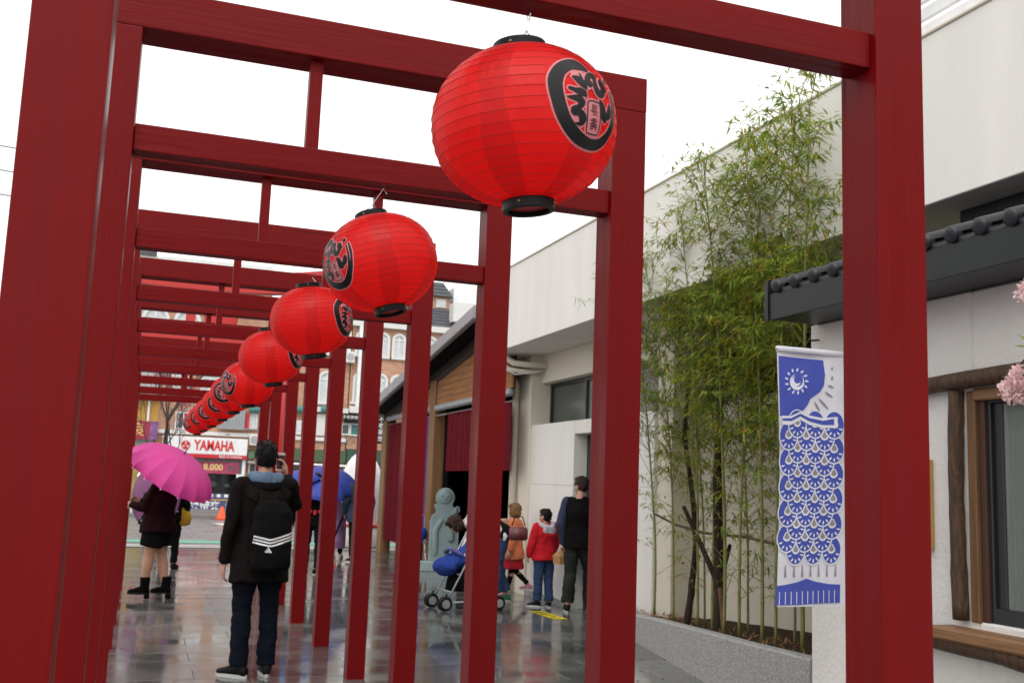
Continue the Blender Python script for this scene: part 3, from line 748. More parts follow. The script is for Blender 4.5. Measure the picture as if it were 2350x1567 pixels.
def curtain(name, lab, y0, y1, z0, z1, fold, group, amp=.03):
    t = thing(name, lab, 'curtain', (4.985, (y0+y1)/2, z1), 0, group)
    bm = BM(); prev = None; n = int((y1-y0)*46)
    for i in range(n+1):
        y = y0+(y1-y0)*i/n - (y0+y1)/2
        ph = fold*(y + .12*noise.noise(V((y*2.2, z0, 0))))
        row = []
        for k in range(11):
            a = amp*(.55+.45*k/10)
            row.append(bm.verts.new((a*math.sin(ph)+.01*noise.noise(V((y*5, k*.3, 1))), y, -(z1-z0)*k/10)))
        if prev:
            for k in range(10): bm.faces.new((prev[k], prev[k+1], row[k+1], row[k]))
        prev = row
    obj('cloth', bm, M_CURT, t, True)
    n = int((y1-y0)/.115)
    for i in range(n+1):
        y = y0+(y1-y0)*i/n-(y0+y1)/2
        obj('loop', bx((-.016, y-.022, -.01), (.016, y+.022, .032), .004), M_CURT, t)
    return t
curtain('short_curtain', 'short maroon curtain hung from loops in the hall opening', 11.66, 14.85, 1.70, 2.65, 22, 'maroon hall curtains')
curtain('long_curtain', 'long maroon curtain reaching almost to the ground at the far hall bay', 16.9, 19.35, .30, 2.66, 26, 'maroon hall curtains')
pc = curtain('purple_curtain', 'narrow purple curtain strip beside the middle hall post', 16.05, 16.35, .5, 2.66, 24, None, .02)
mp2_ = cloth('purple_cloth', (.10, .05, .22))
for c in pc.children: c.data = c.data.copy(); c.data.materials[0] = mp2_
# stone coloured cut-out figure of a monk
stt = thing('monk_figure_board', 'grey stone coloured cut-out figure with round head at the hall opening', 'figure board', (5.10, 15.2, 0), R(-16))
out = []
for i in range(13): 
    a = R(-38+256*i/12); out.append((.165*math.cos(a)+.0, 1.245+.175*math.sin(a)))
right = [(.25, 0), (.255, .16), (.255, .9), (.23, .99), (.262, 1.02), (.255, 1.10), (.20, 1.11), (.165, 1.06)]
left = [(-.165, 1.14), (-.185, 1.10), (-.15, 1.04), (-.15, .99), (-.22, .94), (-.245, .84), (-.245, .14), (-.25, 0)]
poly = right + out + left
def extr(poly, y0, y1, name, m, parent, bev=.008):
    bm = BM(); f = bm.faces.new([bm.verts.new((x, y0, z)) for x, z in poly])
    r = bmesh.ops.extrude_face_region(bm, geom=[f]); bmesh.ops.translate(bm, vec=(0, y1-y0, 0), verts=[v for v in r['geom'] if isinstance(v, bmesh.types.BMVert)])
    return obj(name, bm, m, parent)
M_ST = mat('grey_green_stone', (.22, .295, .31), .7, var=.12, scale=6)
M_STL = mat('pale_stone_edge', (.30, .39, .40), .7)
extr(poly, .0, .05, 'board', M_STL, stt)
extr([(x*.90, .04+z*.955) for x, z in poly], -.012, .0, 'body_relief', M_ST, stt)
bm = BM(); ball(bm, (0, -.008, 1.26), (.125, .035, .13), 3); obj('head_relief', bm, M_ST, stt, True)
bm = BM()
for sx in (-1, 1):
    ball(bm, (.045*sx, -.05, 1.28), (.035, .012, .014)); 
ball(bm, (0, -.052, 1.235), (.018, .02, .03)); ball(bm, (0, -.045, 1.185), (.04, .01, .010)); bmesh.ops.translate(bm, verts=bm.verts[:], vec=(0, .012, 0)); obj('face_relief', bm, M_ST, stt, True)
bm = BM(); tube(bm, [(.13, -.02, .55), (.14, -.03, .85), (.19, -.025, 1.04)], [.07, .06, .045], 10, dome=True); tube(bm, [(-.13, -.01, .3), (-.14, -.03, .7), (-.05, -.035, .86)], [.06, .06, .045], 10, dome=True)
bmesh.ops.translate(bm, verts=bm.verts[:], vec=(0, .030, 0)); obj('robe_folds', bm, M_ST, stt, True)
bm = BM()
for q in range(5): 
    a = 2*PI*q/5; ball(bm, (.06+.03*math.cos(a), -.016, .33+.03*math.sin(a)), (.022, .006, .022), 1)
obj('blossom_mark', bm, mat('dark_print', (.05, .07, .08), .7), stt)
obj('base', bx((-.40, -.10, 0), (.30, .16, .16), .02, 2), M_STL, stt)
# folded metal cart with a blue bag by the post
ct = thing('folding_cart', 'small metal folding cart with a blue bag beside the hall post', 'cart', (4.83, 15.75, 0))
bm = BM()
for sx in (-.1, .1):
    tube(bm, [(sx, -.12, .03), (sx, .10, .52), (sx, .12, .92)], .009, 6); tube(bm, [(sx, .14, .03), (sx, -.12, .46)], .009, 6); tube(bm, [(sx, -.12, .46), (sx, .12, .50)], .008, 6)
tube(bm, [(-.1, .12, .92), (.1, .12, .92)], .009, 6); tube(bm, [(-.1, -.12, .46), (.1, -.12, .46)], .008, 6)
obj('frame', bm, M_METAL, ct)
for sx in (-.1, .1):
    for yy in (-.12, .14):
        bm = BM(); ball(bm, (sx, yy, .03), (.012, .03, .03)); obj('wheel', bm, M_BLACK, ct, True)
bm = BM(); ball(bm, (0, 0, .6), (.12, .10, .13), 3)
for v in bm.verts: v.co += V((1, 1, 1))*.02*noise.noise(v.co*12)
obj('bag', bm, cloth('blue_bag', (.02, .06, .34)), ct, True)
# ================================================================== BAMBOO
def leaf_mat():
    m = D.materials.new('bamboo_leaf'); m.use_nodes = True; n = m.node_tree; l = n.links.new; b = n.nodes['Principled BSDF']; out = n.nodes['Material Output']
    g = n.nodes.new('ShaderNodeNewGeometry'); rp = n.nodes.new('ShaderNodeValToRGB'); e = rp.color_ramp.elements
    e[0].position = 0; e[0].color = (.075, .145, .018, 1); e[1].position = 1; e[1].color = (.42, .22, .03, 1)
    for p, c in ((.35, (.18, .275, .028, 1)), (.7, (.31, .39, .045, 1)), (.88, (.42, .42, .05, 1)), (.95, (.44, .25, .03, 1))):
        q = e.new(p); q.color = c
    l(g.outputs['Random Per Island'], rp.inputs[0]); l(rp.outputs[0], b.inputs['Base Color'])
    b.inputs['Roughness'].default_value = .5
    tr = n.nodes.new('ShaderNodeBsdfTranslucent'); l(rp.outputs[0], tr.inputs['Color'])
    ms = n.nodes.new('ShaderNodeMixShader'); ms.inputs[0].default_value = .48
    l(b.outputs[0], ms.inputs[1]); l(tr.outputs[0], ms.inputs[2]); l(ms.outputs[0], out.inputs['Surface'])
    return m
M_LEAF = leaf_mat()
M_CULM = mat('bamboo_culm', (.20, .21, .06), .45, .5, var=.3, scale=5, stretch=(3, 3, 1))
M_TWIG = mat('bamboo_twig', (.19, .15, .05), .6)
def leaf(bm, p, d, ln, wd, rng):
    d = d.normalized(); s = d.cross(V((rng.uniform(-.3, .3), rng.uniform(-.3, .3), 1)))
    if s.length < .05: s = V((1, 0, 0))
    s.normalize(); n = s.cross(d)
    pts = [(0, 0), (.25, .9), (.55, .8), (1, 0)]
    q = [p + d*ln*t + V((0, 0, -ln*.22*t*t)) for t, _ in pts]
    a = bm.verts.new(q[0]); b1 = bm.verts.new(q[1]+s*wd*.5); b2 = bm.verts.new(q[1]-s*wd*.5)
    c1 = bm.verts.new(q[2]+s*wd*.42); c2 = bm.verts.new(q[2]-s*wd*.42); t_ = bm.verts.new(q[3])
    bm.faces.new((a, b1, b2)); bm.faces.new((b1, c1, c2, b2)); bm.faces.new((c1, t_, c2))
def bamboo(lab, x, y, z0, top, lean, seed, r=.016, dens=1.0, low=.8, group='bamboo along the planter'):
    rng = random.Random(seed)
    t = thing('bamboo', lab, 'bamboo', (x, y, z0), 0, group)
    H = top-z0; N = 26; pts = []; rad = []
    for i in range(N+1):
        f = i/N
        pts.append(V((lean[0]*f**2.2 + .012*noise.noise(V((f*3, seed, 0))), lean[1]*f**2.2 + .012*noise.noise(V((f*3, seed, 9))), H*f*(1-.04*f)))); rad.append(.8*r*(1-.78*f)+.0015)
    bm = BM(); tube(bm, pts, rad, 8)
    for i in range(2, N, 1):
        if i % 2 == 0: tube(bm, [pts[i]-V((0, 0, .006)), pts[i]+V((0, 0, .006))], rad[i]*1.18, 8)
    obj('culm', bm, M_CULM, t, True)
    tw = BM(); lf = BM()
    for i in range(1, N+1):
        f = i/N; zz = z0+H*f
        if zz < z0+low*.35: continue
        bush = min(1, max(0, (zz-z0-low*.55)/(1.5)))
        nb = 1 if bush < .5 else 2 if f < .85 else 3
        for q in range(nb + (1 if rng.random() < bush*.8 else 0)):
            a = rng.uniform(0, 2*PI); ln = rng.uniform(.28, .80)*(1-.30*f)*(.6+.5*bush)
            el = R(rng.uniform(25, 60)); d = V((math.cos(a)*math.cos(el), math.sin(a)*math.cos(el), math.sin(el)))
            if f > .97: d = V((rng.uniform(-.35, .35), rng.uniform(-.35, .35), 1)).normalized(); ln *= .8
            p0 = pts[i]; p1 = p0+d*ln*.6; p2 = p0+d*ln+V((0, 0, -ln*.18))
            tube(tw, [p0, p1, p2], [.0032, .0024, .0012], 4, caps=False)
            k = int((6+20*bush**1.2-6*max(0, f-.8)*4 + (7 if 1.7 < zz < 3.2 else 0))*dens)
            for _ in range(k):
                s = rng.uniform(.3, 1.05); pp = p0.lerp(p1, s/.6) if s < .6 else p1.lerp(p2, (s-.6)/.4)
                # little side twig carrying a fan of two to four leaves
                a2 = rng.uniform(0, 2*PI); sd_ = V((math.cos(a2), math.sin(a2), rng.uniform(-.1, .5))).normalized(); sl = rng.uniform(.03, .11)
                pe = pp+sd_*sl
                base = rng.uniform(-.5, .3)
                for _2 in range(rng.choice((1, 2, 2, 3))):
                    dd = V((sd_.x+rng.uniform(-.9, .9), sd_.y+rng.uniform(-.9, .9), base+rng.uniform(-.5, .5)))
                    leaf(lf, pe, dd, rng.uniform(.055, .12), rng.uniform(.010, .015), rng)
    obj('twigs', tw, M_TWIG, t, kind='stuff'); obj('leaves', lf, M_LEAF, t, kind='stuff')
    return t
BAM = [(5.03, 7.25, .27, 3.55, (-.30, .1), 1, .015, .8, 'leftmost thin bamboo stem, next to the second gate post'),
       (4.92, 6.65, .28, 3.75, (-.25, .2), 2, .013, .9, 'second bamboo stem from the left, before the bright wall edge'),
       (4.83, 6.04, .31, 4.15, (-.2, .05), 3, .014, 1.0, 'thin bamboo stem beside the slanting dark trunk'),
       (4.74, 5.64, .33, 3.95, (.05, -.1), 4, .017, 1.1, 'bamboo stem right in front of the thick dark trunk'),
       (4.66, 5.32, .35, 4.25, (-.16, .1), 5, .018, 1.1, 'stout yellow-green bamboo stem just right of the thick dark trunk'),
       (4.59, 4.98, .38, 4.1, (.12, -.1), 6, .015, 1.1, 'bamboo stem halfway between the dark trunks and the flag'),
       (4.51, 4.54, .40, 4.25, (-.10, .1), 7, .016, 1.1, 'bamboo stem with leafy low shoots near the flag'),
       (4.44, 4.26, .42, 4.3, (.05, -.15), 8, .014, 1.1, 'bamboo stem along the left edge of the blue flag'),
       (4.36, 3.83, .46, 4.35, (-.02, -.12), 9, .018, 1.0, 'rightmost bamboo stem, showing below the flag'),
       (5.05, 6.3, .27, 3.3, (-.2, .2), 10, .012, 1.1, 'slim bamboo stem growing close to the wall behind the others'),
       (5.00, 5.5, .30, 3.25, (-.25, -.1), 11, .012, 1.2, 'slim bamboo stem in the shade behind the dark trunks'),
       (4.90, 4.7, .33, 3.3, (-.3, -.1), 12, .012, 1.2, 'slim bamboo stem in the shade behind the flag')]
for x, y, z, tp, ln, sd_, r_, de, lab in BAM: bamboo(lab, x, y, z, tp, ln, sd_, r_, de)
# old dark trunks standing among the bamboo
def trunk(lab, base, pts, rads, seed):
    t = thing('dead_tree', lab, 'tree trunk', base)
    bm = BM(); P = []; Rr = []
    pp = [V(p) for p in pts]
    for i in range(len(pp)-1):
        for j in range(6): P.append(pp[i].lerp(pp[i+1], j/6)); Rr.append(rads[i]+(rads[i+1]-rads[i])*j/6)
    P.append(pp[-1]); Rr.append(rads[-1])
    tube(bm, P, Rr, 12, dome=True)
    for v in bm.verts: v.co += V((noise.noise(v.co*14+V((seed, 0, 0))), noise.noise(v.co*14+V((0, seed, 3))), 0))*.009
    obj('trunk', bm, mat('dark_bark', (.035, .024, .018), .9, .2, var=.7, scale=9, stretch=(6, 6, 1), bump=1, bscale=12, bdist=.02), t, True)
    return t
t1 = trunk('slanting dark dead trunk with orange base among the bamboo', (4.86, 6.22, .28), [(-.02, .05, -.05), (0, 0, .30), (.03, -.03, .75), (.02, .02, 1.15), (-.06, .05, 1.7), (-.04, .02, 2.3)], [.034, .030, .026, .025, .02, .014], 1)
t2 = trunk('thick dark dead trunk with a forked branch among the bamboo', (4.76, 5.58, .30), [(0, 0, -.05), (.01, 0, .35), (0, .01, .8), (-.02, 0, 1.3), (.0, 0, 2.0), (.03, .02, 2.7)], [.048, .044, .042, .038, .03, .02], 2)
bm = BM(); tube(bm, [(.0, .0, .42), (-.07, .12, .68), (-.16, .32, 1.05)], [.026, .022, .018], 10, dome=True); tube(bm, [(.02, 0, .42), (.03, -.05, .60), (.05, -.09, .75)], [.022, .02, .017], 10, dome=True)
obj('branch', bm, t2.children[0].data.materials[0], t2, True)
sk = thing('support_stake', 'short brown stake propping the thick dark trunk', 'stake', (4.70, 5.38, .34))
bm = BM(); tube(bm, [(0, 0, -.05), (.05, .16, .36)], .018, 8); obj('stake', bm, mat('reddish_stake', (.14, .06, .03), .8, var=.4), sk)
sk = thing('support_stake', 'brown stake at the right end of the planter by the shop wall', 'stake', (4.27, 3.42, .46))
bm = BM(); tube(bm, [(0, 0, -.05), (-.02, .06, .42)], .02, 8); obj('stake', bm, mat('reddish_stake_end', (.14, .07, .035), .8, var=.4), sk)
rail = thing('support_rail', 'thin brown horizontal rail tied across the bamboo stems', 'rail', (4.75, 5.5, 1.15))
bm = BM(); tube(bm, [(.33, 1.85, .10), (.26, 1.3, .02), (.12, .5, -.02), (-.12, -.55, .0), (-.33, -1.35, -.02)], .012, 8); obj('pole', bm, M_LOG, rail)
# fallen leaves in the planter and on the ground
rng = random.Random(5); bm = BM()
for _ in range(420):
    k = rng.randrange(len(P0)-1); f = rng.random(); x, y, h = [P0[k][i]+(P0[k+1][i]-P0[k][i])*f for i in range(3)]
    leaf(bm, V((x+rng.uniform(.13, .5), y, h-.02)), V((rng.uniform(-1, 1), rng.uniform(-1, 1), rng.uniform(0, .8))), rng.uniform(.04, .09), .012, rng)
for _ in range(26):
    leaf(bm, V((rng.uniform(3.8, 4.75), rng.uniform(4.6, 7), .004)), V((rng.uniform(-1, 1), rng.uniform(-1, 1), .1)), rng.uniform(.05, .09), .013, rng)
o = obj('fallen_leaves', bm, mat('dry_leaf', (.26, .13, .05), .8, var=.5, scale=30), kind='stuff'); tag(o, 'dry fallen bamboo leaves in the planter and along its kerb', 'fallen leaves')

# ================================================================== CARP FLAG
M_FLAG = cloth('white_flag_cloth', (.74, .73, .80), trans=.15)
M_FBLUE = cloth('blue_flag_print', (.075, .10, .42)); M_FGREY = cloth('grey_flag_print', (.30, .27, .28)); M_FWHITE = cloth('white_flag_print', (.76, .76, .84))
FL = thing('carp_flag', 'tall white flag printed with a blue carp, hanging by the shop wall', 'flag', (3.335, 2.6, 2.285))
FW, FH = .445, 1.39
def fpos(px, py, layer):
    u = (px-1783)/155*FW; 
    v = -(py-(800+(px-1783)*.098))/590*FH
    y = .012*math.sin(u*9+v*1.5)+.010*math.sin(v*4.2+1)+.02*max(0, (-v-1.1))
    return V((u, y-(.003 if layer else 0)-layer*.0004, v))
bm = BM(); prev = None
for i in range(24):
    px = 1783+156*i/23
    row = [bm.verts.new(fpos(px, 800+(px-1783)*.098+590*k/40, 0)) for k in range(41)]
    if prev:
        for k in range(40): bm.faces.new((prev[k], prev[k+1], row[k+1], row[k]))
    prev = row
obj('cloth', bm, M_FLAG, FL, True)
def fan(bm, poly, layer):
    c = (sum(p[0] for p in poly)/len(poly), sum(p[1] for p in poly)/len(poly))
    vc = bm.verts.new(fpos(*c, layer)); vs = [bm.verts.new(fpos(x, y, layer)) for x, y in poly]
    for i in range(len(vs)): bm.faces.new((vc, vs[i], vs[(i+1) % len(vs)]))
def band(bm, topp, botp, layer):
    A = [bm.verts.new(fpos(*p, layer)) for p in topp]; B = [bm.verts.new(fpos(*p, layer)) for p in botp]
    for i in range(len(A)-1): bm.faces.new((A[i], A[i+1], B[i+1], B[i]))
def ell(cx, cy, rx, ry, ang=0, n=14, a0=0, a1=360):
    o = []
    for i in range(n):
        a = R(a0+(a1-a0)*i/(n if a1-a0 == 360 else n-1)); x, y = rx*math.cos(a), ry*math.sin(a); c, s = math.cos(R(ang)), math.sin(R(ang)); o.append((cx+x*c-y*s, cy+x*s+y*c))
    return o
B1, W1, B2, W2, GR, B3 = BM(), BM(), BM(), BM(), BM(), BM()
# head
tp = [(1786+i*(102/12), 822+i*.9) for i in range(13)]; 
rx_ = [1786, 1797, 1808, 1818, 1829, 1838, 1845, 1853, 1861, 1870, 1880, 1888, 1893]
bt = [(1785, 962), (1797, 964), (1808, 965), (1817, 963), (1828, 959), (1838, 953), (1846, 945), (1853, 935), (1858, 924), (1866, 918), (1880, 908), (1889, 893), (1892, 868)]
# subdivide the head into strips so that it follows the cloth
for q in range(6):
    band(B1, [(tp[i][0]+(bt[i][0]-tp[i][0])*q/6, tp[i][1]+(bt[i][1]-tp[i][1])*q/6) for i in range(13)], [(tp[i][0]+(bt[i][0]-tp[i][0])*(q+1)/6, tp[i][1]+(bt[i][1]-tp[i][1])*(q+1)/6) for i in range(13)], 1)
fan(W1, ell(1828, 884, 17, 19), 2); fan(B2, ell(1829, 880, 13.5, 15), 3); fan(W2, ell(1826, 882, 10.5, 12), 4); 
fan(B3, ell(1829, 878, 8.5, 9.5), 5)
for i in range(13):
    a = 2*PI*i/13; fan(W1, ell(1827+24*math.cos(a), 882+27*math.sin(a), 4.6, 2.0, math.degrees(a)+15, 8), 2)
for x, y, ln, an in ((1907, 853, 3, 90), (1907, 876, 5, 95), (1904, 896, 7, 25), (1899, 915, 11, 38), (1887, 936, 17, 52), (1873, 943, 14, 65), (1863, 957, 8, 75)):
    fan(GR, ell(x, y, ln, 2.6, an, 10), 2)
band(B3, [(1785, 968), (1806, 968), (1828, 958), (1850, 969), (1880, 976), (1904, 972)], [(1785, 973), (1806, 975), (1828, 964), (1850, 977), (1880, 986), (1904, 987)], 56)
band(W1, [(1784, 962), (1806, 963), (1828, 954), (1850, 963), (1880, 970), (1912, 968)], [(1784, 982), (1804, 984), (1828, 973), (1850, 985), (1880, 993), (1912, 994)], 52)
fan(B1, [(1910, 975), (1921, 990), (1924, 1010), (1916, 1018), (1908, 1000)], 1)
def scale_motif(x, y, ly, rx=20.5, ry=31):
    fan(W1, ell(x, y, rx+2.2, ry+2.5, 0, 22), ly); fan(B2, ell(x, y-.5, rx-.2, ry-.3, 0, 22), ly+1)
    for a in (18, 54, 90, 126, 162): fan(W2, ell(x+rx*.70*math.cos(R(a)), y+4+ry*.62*math.sin(R(a)), 4.6, 1.8, a*1.0, 8), ly+2)
    fan(W2, ell(x, y-2, rx*.42, ry*.30, 0, 14, 0, 180)+[(x-3, y-14), (x+3, y-14)], ly+2); fan(GR, ell(x, y-3.5, rx*.29, ry*.20, 0, 12, 0, 180)+[(x-1, y-13), (x+1, y-13)], ly+3)
for row in range(11):
    y = 980+28.8*row; ly = 2+4*(11-row)
    off = 0 if row % 2 else 21
    for k in range(-1, 4):
        x = 1800+off+42*k
        if 1786 < x < 1906: scale_motif(x, y+(x-1800)*.07, ly)
for k in range(7): 
    x = 1799+19.5*k; fan(GR, [(x-1, 1299+k*1.6), (x+1, 1299+k*1.6), (x+2.6, 1326+k*1.6), (x-2.6, 1326+k*1.6)], 2)
band(B1, [(1780, 1344), (1800, 1343), (1825, 1340), (1848, 1334), (1870, 1343), (1900, 1351), (1927, 1355)], [(1779, 1386), (1800, 1388), (1825, 1390), (1848, 1391), (1870, 1392), (1900, 1394), (1927, 1396)], 3)
for k in range(11): 
    x = 1787+12.7*k; fan(W1, [(x-.8, 1358+k*.8), (x+.8, 1358+k*.8), (x+.5, 1386+k*.8), (x-1, 1386+k*.8)], 9)
for bm_, m_, n_ in ((B1, M_FBLUE, 'carp_print'), (W1, M_FWHITE, 'white_print'), (B2, M_FBLUE, 'scale_print'), (W2, M_FWHITE, 'petal_print'), (B3, M_FBLUE, 'eye_print'), (GR, M_FGREY, 'grey_print')):
    obj(n_, bm_, m_, FL, kind='stuff')
bm = BM(); tube(bm, [(-.006, .006, -.008), (.715, .008, -.006)], .008, 8); obj('pole', bm, M_WHITE, FL, True)
bm = BM(); prev = None
for i in range(16):
    u = FW*i/15; z = 0
    row = [bm.verts.new((u, .006+.012*math.cos(a), z-.012+.017*math.sin(a))) for a in [2*PI*k/12 for k in range(12)]]
    if prev: ring_faces(bm, prev, row)
    prev = row
obj('sleeve', bm, M_FLAG, FL, True)

# ================================================================== CHERRY BLOSSOM SPRIG
cb = thing('cherry_blossom', 'pink artificial cherry blossom sprig at the right edge before the window', 'blossom branch', (3.62, 1.05, 2.12))
bm = BM(); tube(bm, [(.05, -.35, .12), (.02, -.08, .06), (-.01, .12, -.02), (0, .21, -.09)], [.007, .005, .004, .003], 7); tube(bm, [(.02, -.08, .06), (.0, .06, .22), (-.01, .10, .28)], [.005, .003, .002], 6)
obj('twig', bm, M_LOG, cb, True)
M_PET = mat('pink_petal', (.92, .66, .67), .7, .2, var=.10, scale=40, trans=.3)
rng = random.Random(11)
def pompon(c, r, n):
    bm = BM()
    for _ in range(n):
        d = V((rng.gauss(0, 1), rng.gauss(0, 1), rng.gauss(0, 1))).normalized(); rr = r*rng.uniform(.45, 1); p = V(c)+d*rr
        s = d.orthogonal().normalized(); s = Quaternion(d, rng.uniform(0, 6.28)) @ s; u = d.cross(s); h = rng.uniform(.010, .016); d2 = (d+s*rng.uniform(-.6, .6)).normalized()
        vs = [p, p+d2*h*.6+u*h*.55, p+d2*h*1.15+u*h*.2, p+d2*h*.95, p+d2*h*1.15-u*h*.2, p+d2*h*.6-u*h*.55]
        bm.faces.new([bm.verts.new(v+s*rng.uniform(-.002, .002)) for v in vs])
    return bm
for c, r, n in (((-.0, .20, -.155), .062, 420), ((-.01, .16, -.105), .045, 240), ((-.01, .10, .25), .055, 300), ((.0, .07, -.17), .045, 240), ((0, .09, -.06), .03, 120)):
    obj('flower_cluster', pompon(c, r, n), M_PET, cb)
bm = BM()
for c, d in (((0, .14, .02), (0, .7, .3)), ((0, .12, .04), (-.2, .5, .6)), ((0, .06, .12), (0, .4, -.4))): leaf(bm, V(c), V(d), .08, .035, rng)
obj('leaves', bm, mat('fresh_leaf', (.22, .30, .03), .5), cb)
# ================================================================== FAR SIDE OF THE STREET
def at(px, py, Y):
    d = fw + rt2*((px-1175)/2371) - up2*((py-783.5)/2371)
    return M.translation + d*((Y-M.translation.y)/d.y)
def brick_mat():
    m = D.materials.new('brick_wall'); m.use_nodes = True; n = m.node_tree; l = n.links.new; b = n.nodes['Principled BSDF']
    tc = n.nodes.new('ShaderNodeTexCoord'); sp = n.nodes.new('ShaderNodeSeparateXYZ'); l(tc.outputs['Object'], sp.inputs[0])
    ad = n.nodes.new('ShaderNodeMath'); l(sp.outputs[0], ad.inputs[0]); l(sp.outputs[1], ad.inputs[1])
    cb_ = n.nodes.new('ShaderNodeCombineXYZ'); l(ad.outputs[0], cb_.inputs[0]); l(sp.outputs[2], cb_.inputs[1])
    br = n.nodes.new('ShaderNodeTexBrick'); br.inputs['Scale'].default_value = 1; br.inputs['Brick Width'].default_value = .24; br.inputs['Row Height'].default_value = .075
    br.inputs['Mortar Size'].default_value = .006; br.inputs['Color1'].default_value = (.50, .26, .155, 1); br.inputs['Color2'].default_value = (.38, .175, .10, 1); br.inputs['Mortar'].default_value = (.50, .40, .32, 1)
    br.inputs['Bias'].default_value = -.1
    l(cb_.outputs[0], br.inputs['Vector'])
    nz = n.nodes.new('ShaderNodeTexNoise'); nz.inputs['Scale'].default_value = .8; l(tc.outputs['Object'], nz.inputs['Vector'])
    hs = n.nodes.new('ShaderNodeHueSaturation'); mr = n.nodes.new('ShaderNodeMapRange'); mr.inputs['To Min'].default_value = .75; mr.inputs['To Max'].default_value = 1.25
    l(nz.outputs[0], mr.inputs['Value']); l(mr.outputs[0], hs.inputs['Value']); l(br.outputs[0], hs.inputs['Color']); l(hs.outputs[0], b.inputs['Base Color'])
    b.inputs['Roughness'].default_value = .85
    bp = n.nodes.new('ShaderNodeBump'); bp.inputs['Strength'].default_value = .4; bp.inputs['Distance'].default_value = .01; l(br.outputs['Fac'], bp.inputs['Height']); bp.invert = True; l(bp.outputs[0], b.inputs['Normal'])
    return m
M_BRICK = brick_mat()
M_WTRIM = mat('white_stone_trim', (.66, .66, .64), .7, var=.08)
M_TEAL = mat('teal_awning', (.05, .20, .19), .5)
M_YEL = mat('ochre_wall', (.52, .30, .07), .8, var=.12)
M_REDS = mat('red_sign_paint', (.55, .02, .03), .45)
M_BLIND = mat('pale_blind', (.55, .57, .58), .5)
M_ROOFT = mat('far_roof_tile', (.07, .075, .085), .6, var=.2, scale=3, bump=.8, bscale=4, bdist=.05)
YF = 44.0
def building(name, lab, x0, x1, ztop, m=M_BRICK, cat='building', depth=9):
    t = thing(name, lab, cat, ((x0+x1)/2, YF, 0)); t['x0'] = x0
    c = V((-(x0+x1)/2, -YF, 0))
    o = obj('wall', bx((x0, YF, -.05), (x1, YF+depth, ztop)), m, t); o.location = c
    return t, c
def fpart(t, c, name, a, b, m, bev=0):
    o = obj(name, bx(a, b, bev), m, t); o.location = c; return o
def arched(t, c, x, z0, z1, wd, surround=.14, sill=True):
    """white stone arch surround with recessed frame and pane"""
    r = wd/2; zc = z1-r; bm = BM(); n = 14; prev = None
    prof = [(x-r-surround, x-r, z0)] 
    pts = [(-1, z0)] + [(None, R(180-180*i/n)) for i in range(n+1)] + [(1, z0)]
    for k, a in pts:
        if k is None: i_ = (x+r*math.cos(a), zc+r*math.sin(a)); o_ = (x+(r+surround)*math.cos(a), zc+(r+surround)*math.sin(a))
        else: i_ = (x+k*r, a); o_ = (x+k*(r+surround), a)
        row = [bm.verts.new((o_[0], YF-.02, o_[1])), bm.verts.new((o_[0], YF-.09, o_[1])), bm.verts.new((i_[0], YF-.09, i_[1])), bm.verts.new((i_[0], YF-.02, i_[1]))]
        if prev: ring_faces(bm, prev, row)
        prev = row
    f = obj('window', bm, M_WTRIM, t); f.location = c
    bm = BM(); ps = [(x-r, z0)] + [(x+r*math.cos(R(180-180*i/n)), zc+r*math.sin(R(180-180*i/n))) for i in range(n+1)] + [(x+r, z0)]
    bm.faces.new([bm.verts.new((a, YF-.025, b)) for a, b in ps]); o = obj('pane', bm, M_BLIND, f)
    bm = BM(); box(bm, (x-.02, YF-.06, z0), (x+.02, YF-.03, z1-.02)); box(bm, (x-r, YF-.058, zc-.02), (x+r, YF-.032, zc+.03)); obj('glazing_bar', bm, M_WHITE, f)
    if sill: o = obj('sill', bx((x-r-.2, YF-.14, z0-.1), (x+r+.2, YF-.02, z0)), M_WTRIM, f)
def rectwin(t, c, x0, x1, z0, z1, nx=2, m=M_FROST, grille=False, fm=M_WHITE):
    bm = BM(); e = .05
    box(bm, (x0, YF-.08, z0), (x1, YF-.02, z0+e)); box(bm, (x0, YF-.08, z1-e), (x1, YF-.02, z1))
    for i in range(nx+1):
        xx = x0+(x1-x0-e)*i/nx; box(bm, (xx, YF-.079, z0+e), (xx+e, YF-.021, z1-e))
    f = obj('window', bm, fm, t); f.location = c
    obj('pane', bx((x0+.02, YF-.045, z0+.02), (x1-.02, YF-.035, z1-.02)), m, f)
    if grille:
        bm = BM()
        for i in range(1, 5): xx = x0+(x1-x0)*i/5; box(bm, (xx-.018, YF-.14, z0), (xx+.018, YF-.11, z1))
        for i in range(9): zz = z0+(z1-z0)*i/8; box(bm, (x0-.02, YF-.15, zz-.018), (x1+.02, YF-.112, zz+.018))
        obj('grille', bm, M_WHITE, f)
